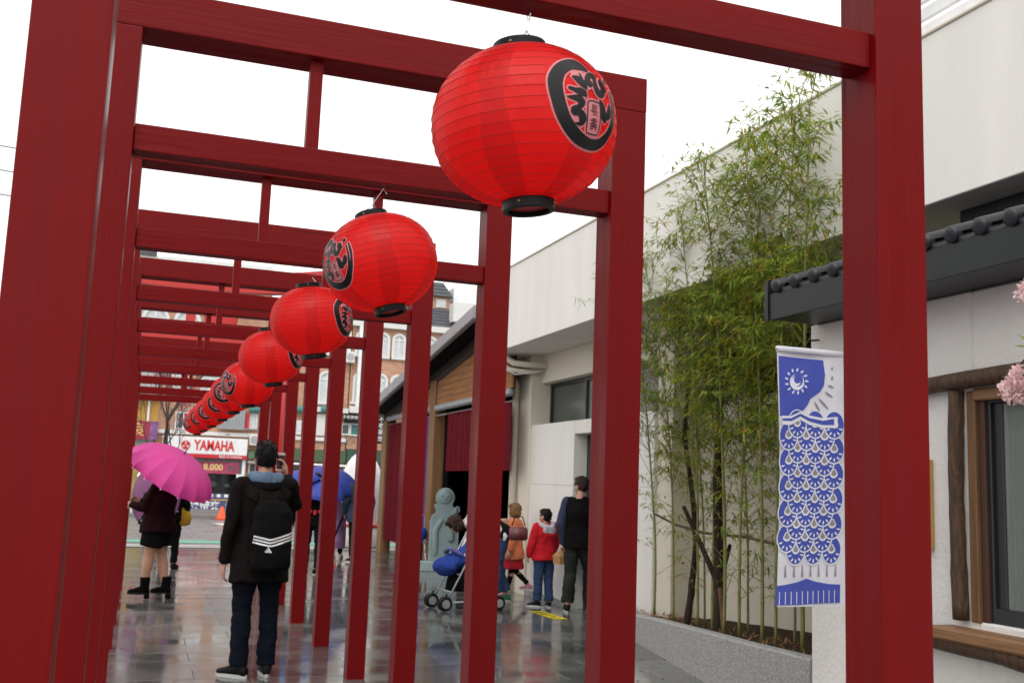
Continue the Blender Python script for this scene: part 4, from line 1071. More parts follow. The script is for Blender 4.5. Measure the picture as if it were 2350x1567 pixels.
# --- long brick terrace
bt_, c1 = building('brick_terrace', 'brick terrace with white arched windows and tiled roof across the street, left part', .55, 8.6, 8.75)
bL, cL = building('corner_shop_house', 'ochre and grey shop house with a red sign, far left across the street', -4.3, .5, 9.2, mat('grey_render', (.40, .40, .39), .8, var=.12))
bR, cR = building('brick_mansard_house', 'brick house with dark mansard roofs across the street, above the hall roof', 8.65, 22, 8.45)
for t, c, x0, x1, zt in ((bt_, c1, .5, 5.0, 10.4), (bL, cL, -4.3, .49, 10.5)):
    fpart(t, c, 'upper_wall', (x0, YF+.3, 8.7), (x1, YF+8, zt), M_BRICK)
    fpart(t, c, 'cornice', (x0-.02, YF-.25, zt), (x1+.02, YF+8, zt+.16), M_WTRIM)
fpart(bt_, c1, 'cornice', (.5, YF-.2, 8.72), (8.6, YF+.3, 8.95), M_WTRIM)
o = fpart(bL, cL, 'roof', (-4.35, YF-.35, 10.66), (.0, YF+6, 10.95), M_ROOFT); o = fpart(bt_, c1, 'roof', (.2, YF-.2, 10.57), (4.9, YF+6, 10.72), M_WTRIM)
fpart(bt_, c1, 'stair_tower', (7.0, YF+4, 8.7), (8.3, YF+7, 11.2), M_WTRIM)
for x in (-1.1, .17+.0, 1.47, 2.77): arched(bt_ if x > .5 else bL, c1 if x > .5 else cL, x, 7.0, 8.42, .86)
rectwin(bt_, c1, 5.0, 5.55, 6.9, 8.35, 1); rectwin(bt_, c1, 5.85, 6.75, 7.0, 8.3, 2, M_TEAL); 
arched(bt_, c1, 7.55, 7.1, 8.3, .5); arched(bt_, c1, 8.2, 7.1, 8.3, .5)
for x in (9.1, 10.05, 10.8, 11.55, 12.3, 13.4, 14.5, 15.6): arched(bR, cR, x, 7.15, 8.15, .42, .12)
for x in (9.1, 10.05, 10.8, 11.55, 12.3, 13.4): arched(bR, cR, x, 5.0, 6.25, .42, .12)
for x in (1.4, 2.6, 3.9, 7.6): arched(bt_, c1, x, 4.9, 6.2, .55, .12)
fpart(bR, cR, 'cornice', (8.6, YF-.25, 8.45), (22, YF+.2, 8.72), M_WTRIM)
def mansard(t, c, x0, x1, z0, z1, y0, run, m):
    bm = BM(); nseg = max(2, int((z1-z0)/.16))
    prev = None
    for i in range(nseg+1):
        f = i/nseg
        for dz, dy in ((0, 0), (.0, -.03)) if i < nseg else ((0, 0),):
            row = [bm.verts.new((x, y0+run*f+dy, z0+(z1-z0)*f)) for x in (x0+run*f*.8, x1-run*f*.8)]
            if prev: bm.faces.new((prev[0], prev[1], row[1], row[0]))
            prev = row
    a = [v for v in prev]; b1 = [bm.verts.new((x1-run*.8, y0+7, z1)), bm.verts.new((x0+run*.8, y0+7, z1))]
    bm.faces.new((a[0], a[1], b1[0], b1[1]))
    s0 = bm.verts.new((x1, y0, z0)); s1 = bm.verts.new((x1, y0+7, z0)); bm.faces.new((s0, s1, b1[0], a[1]))
    s2 = bm.verts.new((x0, y0, z0)); s3 = bm.verts.new((x0, y0+7, z0)); bm.faces.new((s2, a[0], b1[1], s3))
    o = obj('mansard_roof', bm, m, t); o.location = c
mansard(bR, cR, 8.6, 22, 8.73, 9.75, YF-.2, .9, M_ROOFT)
fpart(bR, cR, 'upper_wall', (9.3, YF+.9, 9.7), (13.4, YF+7, 10.35), M_BRICK)
for x in (10.1, 11.0, 11.9, 12.7): o = fpart(bR, cR, 'attic_window', (x, YF+.84, 9.82), (x+.5, YF+.9, 10.22), M_BLIND)
mansard(bR, cR, 9.1, 13.5, 10.35, 11.1, YF+.7, .5, M_ROOFT)
fpart(bR, cR, 'water_tank', (13.6, YF+1, 9.7), (15.5, YF+3, 10.9), M_WHITE)
fpart(bR, cR, 'balcony', (13.2, YF-.5, 9.0), (15.4, YF+.2, 9.9), M_WTRIM)
for i in range(6): fpart(bR, cR, 'antenna_post', (9.6+i*.75, YF+2, 11.1), (9.64+i*.75, YF+2.04, 11.55), M_METAL)
# first floor band: awnings, grilles, balcony, pillar
fpart(bt_, c1, 'band', (.5, YF-.12, 3.18), (8.6, YF-.001, 3.34), M_WTRIM)
X = lambda px, py=960: at(px, py, YF).x
Z = lambda px, py: at(px, py, YF).z
rectwin(bt_, c1, X(572), X(591), Z(580, 985), Z(580, 950), 2, M_FROST, True)
fpart(bt_, c1, 'red_panel', (X(564), YF-.2, Z(568, 985)), (X(571), YF-.01, Z(568, 948)), M_REDS)
rectwin(bt_, c1, X(681), X(696), Z(688, 996), Z(688, 966), 2, M_FROST, True)
rectwin(bt_, c1, X(600), X(640), Z(620, 990), Z(620, 945), 2, M_FROST, True)
for a, b in ((570, 600), (676, 700), (733, 745)):
    bm = BM(); tube(bm, [(X(a), YF-.25, Z(a, 940)), (X(b), YF-.25, Z(b, 940))], .16, 12); o = obj('awning_roll', bm, M_TEAL, bt_); o.location = c1
fpart(bt_, c1, 'white_shutter', (X(727), YF-.1, Z(735, 999)), (X(748), YF-.01, Z(735, 950)), M_WTRIM)
fpart(bt_, c1, 'beam', (X(700), YF-.3, Z(760, 947)), (8.6, YF-.01, Z(760, 936)), M_WTRIM)
fpart(bR, cR, 'beam', (8.65, YF-.3, Z(800, 947)), (13, YF-.01, Z(800, 932)), M_WTRIM)
fpart(bR, cR, 'pilaster', (X(819, 840), YF-.28, Z(827, 936)), (X(835, 840), YF-.01, 8.44), M_WHITE)
rectwin(bR, cR, X(784), X(803), Z(795, 998), Z(795, 972), 1); rectwin(bR, cR, X(804), X(826), Z(815, 1000), Z(815, 972), 1, M_TEAL)
bm = BM()
for a in (790, 803, 815): tube(bm, [(X(a), YF-.1, Z(a, 1002)), (X(a)-.1, YF-.05, Z(a, 1016))], .025, 6)
o = obj('bracket', bm, M_METAL, bR); o.location = cR
sg = fpart(bR, cR, 'sign_board', (X(786), YF-.35, Z(800, 971)), (X(824), YF-.3, Z(800, 950)), M_BLACK)
text('lettering', '不老夢想館', .17, M_WHITE, V((X(805), YF-.355, Z(805, 959))), (R(90), 0, 0), None, .004).parent = sg
for a, z_ in ((849, 975), (849, 1000), (852, 1015)): pass
hs_ = thing('hanging_sign', 'narrow black shop sign with white characters beside the far hall post', 'sign', at(874, 985, 42))
obj('board', bx((-.28, -.03, -.62), (.28, .03, .62)), M_BLACK, hs_)
for i, ch in enumerate('不老夢想'): text('lettering', ch, .26, M_WHITE, (0, -.036, .42-.28*i), (R(90), 0, 0), hs_, .003)
for n_, (a, b) in enumerate(((583, 1009), (803, 820), (660, 1030))):
    p = at(a, b, YF-.2); k = thing('air_conditioner', ['white air conditioner box beside the motorcycle shop sign', 'white air conditioner box high on the brick wall by the pilaster', 'white air conditioner box low on the brick wall behind the gates'][n_], 'air conditioner', p, 0, 'air conditioners on the brick fronts')
    obj('case', bx((-.2, -.18, -.25), (.2, .19, .25), .02), M_WTRIM, k); bm = BM(); tube(bm, [(0, -.19, 0), (0, -.175, 0)], .17, 20); obj('fan_grille', bm, M_METAL, k)
    bm = BM(); tube(bm, [(.18, .1, .1), (.3, .12, .15), (.32, .12, 1.0)], .02, 6); obj('hose', bm, M_WHITE, k)
# shop level
fpart(bt_, c1, 'green_fascia', (X(600, 1045), YF-.3, Z(700, 1058)), (8.6, YF-.02, Z(700, 1030)), M_GRASSG)
fpart(bR, cR, 'green_fascia', (8.65, YF-.3, Z(800, 1060)), (16, YF-.02, Z(800, 1030)), mat('dark_green_board', (.03, .08, .05), .5))
bm = BM(); tube(bm, [(X(567, 1058), YF-.4, Z(580, 1060)), (8.6, YF-.4, Z(760, 1068))], .05, 8); o = obj('white_rail', bm, M_WHITE, bt_); o.location = c1
fpart(bt_, c1, 'shop_front', (X(600, 1100), YF-.05, 0), (8.55, YF-.01, Z(700, 1062)), mat('dark_shop', (.035, .05, .045), .3))
fpart(bR, cR, 'shop_front', (8.7, YF-.05, 0), (16, YF-.01, Z(800, 1062)), mat('dark_shop_green', (.03, .06, .045), .3))
# arched green awning next to the sign
bm = BM(); prev = None
for i in range(9):
    a = R(90+90*i/8); row = [bm.verts.new((x, YF-.05-.55*math.sin(R(90*i/8)), Z(585, 1031)-.42*(1-math.cos(R(90*i/8))))) for x in (X(567, 1040), X(606, 1040))]
    if prev: bm.faces.new((prev[0], prev[1], row[1], row[0]))
    prev = row
o = obj('green_awning', bm, M_GRASSG, bt_); o.location = c1
rectwin(bt_, c1, X(568, 1100), X(600, 1100), Z(580, 1150), Z(580, 1062), 2, M_FROST)
# grey metal sheets and balcony behind the lanterns
fpart(bt_, c1, 'metal_sheeting', (X(500), YF-.3, Z(520, 985)), (X(561), YF-.25, Z(520, 935)), M_GUTTER)
for i in range(9): fpart(bt_, c1, 'sheet_rib', (X(502)+i*.125, YF-.32, Z(520, 985)), (X(502)+i*.125+.03, YF-.302, Z(520, 935)), M_METAL)
rectwin(bt_, c1, X(402), X(440), Z(420, 985), Z(420, 945), 2, M_FROST)
bm = BM(); tube(bm, [(X(408), YF-.5, 3.1), (X(408), YF-.5, Z(408, 940)), (X(440), YF-.5, Z(440, 940))], .03, 6); tube(bm, [(X(600), YF-.35, Z(560, 985)), (X(560), YF-.3, Z(560, 985))], .03, 6)
o = obj('conduit', bm, M_METAL, bt_); o.location = c1
# ochre wall and red sign on the corner house
fpart(bL, cL, 'ochre_wall', (-3.2, YF-.06, Z(340, 970)), (X(363), YF-.005, Z(340, 917)), M_YEL)
fpart(bL, cL, 'white_pipe', (X(337), YF-.2, Z(337, 967)), (X(342), YF-.08, Z(337, 915)), M_WHITE)
fpart(bL, cL, 'canopy', (-4, YF-.5, Z(340, 917)), (X(366), YF-.01, Z(340, 911)), M_WTRIM)
rs = thing('red_shop_sign', 'red and purple shop sign with a yellow character, far left across the street', 'sign', V(((X(300)+X(362))/2, YF-.3, Z(330, 985))))
wS = (X(362)-X(295))/2
obj('board', bx((-wS-.4, -.05, -.42), (wS*.45, .05, .34)), mat('crimson_sign', (.30, .02, .05), .5), rs)
obj('board', bx((wS*.45+.005, -.048, -.42), (wS, .05, .34)), mat('purple_sign', (.22, .09, .25), .5, var=.6, scale=5), rs)
text('lettering', '良', .62, mat('yellow_letter', (.65, .45, .12), .5), (-wS*.40, -.056, -.06), (R(90), 0, 0), rs, .004)
fpart(bL, cL, 'shop_front', (-4.2, YF-.05, 0), (.4, YF-.01, 2.4), mat('yellowish_front', (.30, .22, .06), .6, var=.6, scale=2))
fpart(bL, cL, 'shutter', (-2.0, YF-.10, 0), (-.9, YF-.06, 2.3), M_GUTTER)
# --- motorcycle shop sign, banner, window, hoarding
ys = thing('motorcycle_shop_sign', 'long white and red YAMAHA sign box over the motorcycle shop', 'sign', (2.58, YF-.55, 2.64))
obj('white_panel', bx((-1.72, -.12, -.27), (1.72, .25, .43), .03, 2), M_WHITE, ys)
obj('red_panel', bx((-1.72, -.121, -.43), (1.725, .25, -.272), .01), M_REDS, ys)
M_RL = mat('red_letters', (.62, .02, .025), .35)
text('lettering', 'YAMAHA', .58, M_RL, (.36, -.125, .075), (R(90), 0, 0), ys, .012, sx=.68, bold=.018)
text('lettering', '電話 03-4589496', .135, M_WHITE, (1.05, -.125, -.355), (R(90), 0, 0), ys, .004)
em = BM(); lathe(em, [(.15, -.0), (.185, .0), (.185, .03), (.15, .03)], 36, closed=True); o = obj('emblem_ring', em, M_RL, ys); o.location = (-.80, -.125, .075); o.rotation_euler = (R(90), 0, 0)
bm = BM(); tube(bm, [(0, 0, 0), (0, 0, .012)], .152, 32); o = obj('emblem_disc', bm, M_RL, ys); o.location = (-.80, -.122, .075); o.rotation_euler = (R(90), 0, 0)
for q in range(3):
    bm = BM(); box(bm, (-.010, .02, 0), (.010, .10, .02))
    for dx in (-.028, 0, .028): box(bm, (dx-.007, .075, 0), (dx+.007, .165, .021 + abs(dx)*.02))
    box(bm, (-.035, .070, 0), (.035, .085, .022))
    o = obj('tuning_fork', bm, M_WHITE, ys); o.location = (-.80, -.136, .075); o.rotation_euler = (R(90), R(120*q), 0)
for x in (-1.0, .85):
    bm = BM(); tube(bm, [(x, -.05, .43), (x, -.25, .60), (x, -.45, .62)], .015, 6); ball(bm, (x, -.48, .60), (.11, .1, .05)); obj('sign_lamp', bm, M_METAL, ys)
bn = thing('sale_banner', 'dark pink sale banner reading 8.000 under the shop sign', 'banner', at(488, 1072, YF-.45))
obj('cloth', bx((-1.15, -.01, -.25), (1.08, .01, .23)), mat('pink_banner', (.36, .045, .10), .6, var=.6, scale=2.2), bn)
text('lettering', '8.000', .36, mat('gold_letters', (.75, .55, .22), .5), (.02, -.013, 0), (R(90), 0, 0), bn, .003, bold=.012)
text('lettering', '機車', .17, mat('gold_letters_small', (.7, .5, .25), .5), (-.62, -.013, .04), (R(90), 0, 0), bn, .003)
obj('print', bx((-.75, -.013, -.2), (-.48, -.0105, -.08)), mat('blue_print', (.2, .22, .5), .5), bn)
obj('print', bx((.62, -.013, -.13), (.95, -.0105, .1)), mat('dark_bike_print', (.16, .05, .09), .5, var=.8, scale=14), bn)
fpart(bt_, c1, 'shop_front', (.56, YF-.06, 0), (X(556, 1100), YF-.012, 2.2), M_GUTTER)
sw = fpart(bt_, c1, 'shop_window', (X(440, 1100), YF-.12, Z(480, 1131)), (X(548, 1100), YF-.065, Z(480, 1086)), M_GLASSDK)
for a, b, r_ in ((478, 1104, .16), (488, 1112, .2), (520, 1115, .14)):
    bm = BM(); ball(bm, at(a, b, YF-.13)-c1*0, (r_, .04, r_*.8)); o = obj('helmet_display', bm, mat('dim_shape', (.04, .045, .04), .5), bt_, True); o.location = c1
fpart(bt_, c1, 'white_post', (X(551, 1100), YF-.5, 0), (X(558, 1100), YF-.35, 2.2), M_WHITE)
hd_ = thing('hoarding_banner', 'navy hoarding banner with white Chinese characters before the motorcycle shop', 'banner', at(470, 1156, 43))
obj('panel', bx((-1.5, -.02, -.42), (1.0, .02, .30)), mat('navy_banner', (.07, .07, .19), .5), hd_)
text('lettering', '健康帶來', .36, M_WHITE, (-.22, -.026, -.06), (R(90), 0, 0), hd_, .004, sx=1.15, bold=.008)
text('lettering', '不老夢想', .09, M_WHITE, (.86, -.026, -.05), (R(90), R(90), 0), hd_, .003)
obj('rail', bx((-1.5, -.05, .16), (1.3, -.022, .21)), mat('yellow_rail', (.55, .36, .08), .5), hd_)
for i in range(8): obj('check', bx((-1.35+.3*i, -.026, .30), (-1.2+.3*i, .015, .42), .0), M_WHITE, hd_)
obj('top_strip', bx((-1.5, -.015, .302), (1.0, .019, .44)), mat('navy_strip', (.08, .085, .17), .5), hd_)
obj('end_panel', bx((1.005, -.03, -.42), (1.35, .03, .46)), M_WTRIM, hd_)
ff = thing('feather_flag', 'small white shop flag leaning beside the man with the phone', 'flag', at(545, 1120, 38))
p_ = [(-.05, 0), (.16, .0), (.22, .5), (-.08, .52)]
extr(p_, 0, .01, 'cloth', M_WHITE, ff, 0); bm = BM(); tube(bm, [(.16, .02, -1.4), (.2, .02, .55)], .012, 6); obj('pole', bm, M_METAL, ff)
bm = BM(); ball(bm, (.1, -.005, .13), (.05, .006, .05)); obj('mark', bm, M_REDS, ff)
# traffic cone
tcn = thing('traffic_cone', 'orange traffic cone on the road before the hoarding', 'cone', V((2.86, 35.35, 0)))
bm, a, b = lathe(BM(), [(.16, .04), (.05, .42), (.045, .43), (.0, .43)], 20); obj('cone', bm, mat('orange_plastic', (.85, .10, .02), .5), tcn, True)
obj('base', bx((-.2, -.2, -.01), (.2, .2, .04), .01), mat('orange_base', (.7, .08, .02), .5), tcn)
# street trees: bare crown and dark trunk, with winter blossom
def tree(lab, base, h, seed, blossom, spread=1.0, r=.1, group='bare trees along the street'):
    rng = random.Random(seed); t = thing('street_tree', lab, 'tree', base, 0, group); bm = BM(); tips = []
    def grow(p, d, ln, rad, lev):
        q = p+d*ln; m_ = p.lerp(q, .5)+V((rng.uniform(-1, 1), rng.uniform(-1, 1), 0))*ln*.06
        tube(bm, [p, m_, q], [rad, rad*.85, rad*.65], 7 if lev < 2 else 4, caps=False)
        if lev >= 5: tips.append(q); return
        for _ in range(rng.choice((2, 2, 3))):
            nd = (d + V((rng.uniform(-1, 1), rng.uniform(-1, 1), rng.uniform(-.15, .7)))*.62*spread).normalized()
            grow(q, nd, ln*rng.uniform(.62, .86), rad*.62, lev+1)
        if lev > 2: tips.append(q)
    grow(V((0, 0, 0)), V((.03, 0, 1)), h*.36, r, 0)
    obj('trunk', bm, mat('dark_street_bark', (.045, .035, .03), .9, var=.5, scale=8), t)
    if blossom:
        b = BM()
        for p in tips:
            for _ in range(5):
                c = p+V((rng.gauss(0, .09), rng.gauss(0, .09), rng.gauss(0, .09))); s = rng.uniform(.02, .04)
                u = V((rng.uniform(-1, 1), rng.uniform(-1, 1), rng.uniform(-1, 1))).normalized(); v = u.orthogonal().normalized()
                b.faces.new([b.verts.new(c+(u*math.cos(k*2*PI/5)+v*math.sin(k*2*PI/5))*s) for k in range(5)])
        obj('blossom', b, mat('dusky_blossom', (.42, .10, .16), .7, trans=.3, var=.4, scale=50), t)
    return t
a = at(366, 1130, 37); tree('dark trunked bare tree between the ochre wall and the shop sign', (a.x, 37, .1), 5.4, 4, True, 1.0, .11)
a = at(322, 1130, 35); tree('slender bare tree in front of the red shop sign', (a.x+.25, 36.5, .1), 4.6, 9, False, .9, .045)
a = at(384, 1130, 38.5); tree('reddish flowering tree behind the farthest lantern', (a.x, 38.6, .1), 4.3, 21, True, .5, .04)
# big bright red torii at the street end
M_TORII = mat('bright_red_paint', (.50, .022, .018), .45, .5, var=.08)
tg = thing('large_torii', 'large bright red torii gate with round posts at the street end of the plaza', 'torii', (.84, 20.6, 0))
for sx in (-2.05, 2.05):
    bm = BM(); tube(bm, [(sx*1.02, 0, -.02), (sx, 0, 5.5)], [.16, .14], 20); obj('post', bm, M_TORII, tg, True)
def curved(x0, x1, z, lift, dy, h, name, m):
    bm = BM(); prev = None
    for i in range(25):
        x = x0+(x1-x0)*i/24; zz = z+lift*(2*abs(i/24-.5))**2.4
        row = [bm.verts.new(p) for p in ((x, -dy, zz), (x, dy, zz), (x, dy, zz+h), (x, -dy, zz+h))]
        if prev: ring_faces(bm, prev, row)
        else: bm.faces.new(row)
        prev = row
    bm.faces.new(prev[::-1]); return obj(name, bm, m, tg)
curved(-2.9, 2.9, 5.38, .25, .16, .24, 'lower_lintel', M_TORII); curved(-3.05, 3.05, 5.625, .30, .2, .20, 'top_lintel', M_TORII)
obj('tie_beam', bx((-2.55, -.10, 4.22), (2.55, .10, 4.48), .01), M_TORII, tg)
bm = BM(); ball(bm, (.62, -.14, 4.86), (.36, .05, .42), 3); obj('plaque', bm, M_TORII, tg, True)
obj('strut', bx((-.1, -.08, 4.482), (.1, .08, 5.378)), M_TORII, tg)
# white round figure with red base near the hall
wf = thing('white_round_figure', 'big white egg-shaped display figure on a red base beside the hall', 'display figure', (4.86, 21.3, 0))
bm = BM(); ball(bm, (0, 0, 1.20), (.50, .46, .94), 4); obj('body', bm, mat('glossy_white', (.78, .78, .8), .3), wf, True)
bm, a, b = lathe(BM(), [(.001, 0), (.50, 0), (.54, .06), (.52, .44), (.44, .50), (.001, .50)], 40); obj('base', bm, mat('pale_base', (.60, .58, .54), .6), wf, True)
bm = BM(); tube(bm, [(.515*math.cos(2*PI*i/24), .515*math.sin(2*PI*i/24), .50) for i in range(25)], .035, 8); obj('red_rope', bm, M_REDS, wf, True)
for sx in (-1, 1):
    bm = BM(); ball(bm, (.54*sx, -.1, .36), (.07, .05, .2)); obj('red_tassel', bm, M_REDS, wf, True)
# overhead cable at the far left
cbx = thing('overhead_cable', 'thin dark overhead cable against the sky at the left edge', 'cable', (-12, 40, 12))
bm = BM()
for dz in (0, .9, -.9): tube(bm, [(-14, 0, 1.3+dz), (-8, 0, .9+dz), (2, -2, .3+dz), (10.9, -1, .1+dz)], .022, 5)
obj('wire', bm, M_BLACK, cbx)
# ================================================================== PEOPLE
def hand(bm, wrist, f, n, thumb, curl=.5, s=1.0):
    """palm with four bent fingers and a thumb; f along the hand, n the way the palm faces, thumb the thumb side"""
    f, n = f.normalized(), n.normalized(); n = (n-f*n.dot(f)).normalized(); sd_ = f.cross(n)
    if sd_.dot(thumb) < 0: sd_ = -sd_
    w_ = wrist
    eloft(bm, [(w_-f*.02*s, sd_*.024*s, n*.019*s), (w_+f*.02*s, sd_*.030*s, n*.017*s), (w_+f*.055*s, sd_*.039*s, n*.015*s), (w_+f*.092*s, sd_*.038*s, n*.012*s)], 14)
    for i, (o, ln) in enumerate(((.030, .070), (.0105, .080), (-.010, .074), (-.029, .058))):
        b = w_+f*.085*s+sd_*o*s; c1 = curl*.5; c2 = curl*1.2; c3 = curl*1.8
        p1 = b+(f*math.cos(c1)+n*math.sin(c1)+sd_*o*1.2)*ln*.45*s
        p2 = p1+(f*math.cos(c2)+n*math.sin(c2))*ln*.33*s; p3 = p2+(f*math.cos(c3)+n*math.sin(c3))*ln*.26*s
        tube(bm, [b-f*.015*s, p1, p2, p3], [.0095*s, .009*s, .0082*s, .007*s], 8, dome=True)
    t0 = w_+f*.022*s+sd_*.024*s; t1 = t0+(f*.7+sd_*.65+n*.25).normalized()*.040*s; t2 = t1+(f*.9+sd_*.25+n*.35*curl).normalized()*.030*s
    tube(bm, [t0, t1, t2], [.013*s, .0105*s, .0085*s], 8, dome=True)

class Person: pass
def person(lab, loc, rz, H=1.70, J={}, head=(0, 0), skin=None, hair='short', hairm=None, top=None, sleeve=None, pants=None, shoes=None, skirt=None, voxel=.010, curl=(.5, .5), palm=None, feet=(12, 12), wide=1.0, seed=0, face=True, hk=1.0, fk=1.0):
    s = H/1.72; t = thing('person', lab, 'person', loc, rz); p = Person(); p.t = t; p.s = s
    d = dict(pel=(0, 0, .93), waist=(0, .01, 1.08), chest=(0, -.005, 1.27), nb=(0, -.015, 1.445), hd=(0, .015, 1.60),
             shL=(-.175, -.015, 1.385), shR=(.175, -.015, 1.385), elL=(-.235, -.03, 1.11), elR=(.235, -.03, 1.11), wrL=(-.25, .04, .87), wrR=(.25, .04, .87),
             hipL=(-.09, 0, .90), hipR=(.09, 0, .90), knL=(-.10, .015, .49), knR=(.10, .015, .49), anL=(-.10, -.02, .085), anR=(.10, -.02, .085))
    d.update(J); d = {k: V(v)*s for k, v in d.items()}; p.d = d
    sk_ = skin or M_SKIN
    right = (d['shR']-d['shL']).normalized()
    spine = [d['pel']+ (d['pel']-d['waist']).normalized()*.08*s, d['pel'], d['waist'], d['chest'], d['chest'].lerp(d['nb'], .62), d['nb']]
    rx = [.150, .165, .140, .160, .150, .062]; ry = [.105, .115, .098, .115, .082, .060]
    def torso(bm, g=0, hem=None, hemw=0, shoulders=True, upto=6):
        secs = []
        for i, c in enumerate(spine[:upto]):
            a = spine[max(0, i-1)]; b = spine[min(5, i+1)]; tt = (b-a).normalized(); r_ = (right-tt*right.dot(tt)).normalized(); dp = tt.cross(r_)
            k = wide if i < 4 else 1
            secs.append((c, r_*(rx[i]*k+g)*s, dp*(ry[i]*k+g)*s))
        if hem is not None:
            dn = (spine[0]-spine[1]).normalized(); L_ = d['pel'].z - hem*s
            c, a, b = secs[1]
            secs[0] = (spine[1]+dn*L_, a*(1+hemw), b*(1+hemw*1.3)); secs.insert(1, (spine[1]+dn*L_*.5, a*(1+hemw*.6), b*(1+hemw*.7)))
        eloft(bm, secs, 24)
        if shoulders:
            for q in 'LR':
                tube(bm, [d['nb'].lerp(d['sh'+q], .35)-V((0, 0, .03*s)), d['sh'+q]], [(.050+g*.55)*s, (.046+g*.5)*s], 12, dome=True)
    p.torso = torso
    # --- head frame
    hz, hp_ = head; hq = Quaternion((0, 0, 1), R(hz)) @ Quaternion((1, 0, 0), R(hp_))
    def hpnt(x, y, z): return d['hd'] + hq @ (V((x, y, z))*s*hk)
    p.hp = hpnt; p.hq = hq
    bm = BM()
    torso(bm, 0)
    for q in 'LR':
        tube(bm, [d['sh'+q], d['sh'+q].lerp(d['el'+q], .5), d['el'+q], d['el'+q].lerp(d['wr'+q], .35), d['wr'+q]], [.048*s, .044*s, .036*s, .038*s, .024*s], 12, dome=True)
        tube(bm, [d['hip'+q], d['hip'+q].lerp(d['kn'+q], .4), d['kn'+q], d['kn'+q].lerp(d['an'+q], .33), d['an'+q]], [.083*s*wide, .075*s*wide, .052*s*wide, .054*s*wide, .034*s], 14, dome=True)
        fd = V((math.sin(R(feet['LR'.index(q)])*(-1 if q == 'L' else 1)), math.cos(R(feet['LR'.index(q)])), 0))
        a = d['an'+q]; tube(bm, [a-fd*.03*s+V((0, 0, -.03*s)), a+fd*.08*s+V((0, 0, -.045*s)), a+fd*.15*s+V((0, 0, -.058*s))], [.034*s, .032*s, .022*s], 10, dome=True)
        fdir = (d['wr'+q]-d['el'+q]).normalized()
        pn, th = (palm or {}).get(q, (V((1 if q == 'L' else -1, 0, 0)), V((0, 1, 0))))
        if (palm or {}).get(q+'f'): fdir = V(palm[q+'f'])
        hand(bm, d['wr'+q], fdir, V(pn), V(th), curl['LR'.index(q)], s)
    tube(bm, [d['nb']-V((0, 0, .02*s)), hpnt(0, -.02, -.07)], [.056*s, .052*s], 14, dome=True)
    def hell(c, r):
        b2 = BM(); ball(b2, (0, 0, 0), tuple(v*s*hk for v in r), 3)
        bmesh.ops.transform(b2, matrix=Matrix.Translation(hpnt(*c)) @ hq.to_matrix().to_4x4(), verts=b2.verts)
        me = D.meshes.new('t'); b2.to_mesh(me); b2.free(); bm.from_mesh(me); D.meshes.remove(me)
    hell((0, -.008, .022), (.074, .094, .092)); hell((0, .022, -.030), (.060, .066, .082)); hell((0, .060, -.088), (.028, .026, .022))
    hell((0, .090, -.022), (.012, .016, .020)); hell((0, .080, .0), (.010, .012, .03))
    for sx in (-1, 1):
        hell((.074*sx, -.008, -.012), (.012, .022, .032)); hell((.036*sx, .066, -.035), (.024, .02, .02))
    blob('body', bm, voxel*.62, sk_, t, 3)
    if face:
        for sx in (-1, 1):
            b = BM(); ball(b, hpnt(.032*sx, .0815, .004), (.013*s, .006*s, .006*s)); obj('eye', b, M_EYE, t, True)
        b = BM(); ball(b, hpnt(0, .084, -.062), (.022*s, .006*s, .006*s)); obj('mouth', b, M_LIP, t, True)
    # --- hair
    hm = hairm or M_HAIRB; rng = random.Random(seed+50)
    b = BM(); hb = []
    if hair in ('short', 'kid'):
        hb = [((0, -.016, .036), (.081, .100, .096)), ((0, -.045, -.008), (.072, .062, .072)), ((0, .028, .085), (.066, .062, .038))]
    elif hair == 'bob':
        hb = [((0, -.016, .034), (.092, .106, .100)), ((0, -.038, -.035), (.094, .078, .095)), ((-.068, .02, -.02), (.028, .05, .09)), ((.068, .02, -.02), (.028, .05, .09)), ((0, .05, .075), (.066, .05, .04))]
    elif hair == 'long':
        hb = [((0, -.016, .034), (.092, .106, .100)), ((0, -.06, -.08), (.088, .062, .15)), ((0, -.085, -.22), (.075, .045, .14)), ((-.07, .01, -.03), (.026, .05, .10)), ((.07, .01, -.03), (.026, .05, .10))]
    for c, r in hb:
        b2 = BM(); ball(b2, (0, 0, 0), tuple(v*s*hk for v in r), 3); bmesh.ops.transform(b2, matrix=Matrix.Translation(hpnt(*c)) @ hq.to_matrix().to_4x4(), verts=b2.verts)
        me = D.meshes.new('t'); b2.to_mesh(me); b2.free(); b.from_mesh(me); D.meshes.remove(me)
    me = remesh(b, .009*s, 5, .006*s, (26/s, 26/s, 10/s), seed)
    # strands lying on the hair so the outline is not smooth
    bs = BM(); vs = list(me.vertices); rng.shuffle(vs)
    for v in vs[:170]:
        n_ = v.normal; dn = (V((rng.uniform(-.4, .4), rng.uniform(-.4, .4), -1))); dn = (dn-n_*dn.dot(n_)).normalized(); ln = rng.uniform(.025, .05)*s
        tube(bs, [v.co-n_*.004*s, v.co+n_*.004*s+dn*ln*.5, v.co+n_*rng.uniform(.001, .009)*s+dn*ln], [.005*s, .004*s, .0008*s], 4, caps=False)
    bs.from_mesh(me); me2 = D.meshes.new('hair'); bs.to_mesh(me2); bs.free(); finish(me2, True); me2.materials.append(hm); link('hair', me2, t)
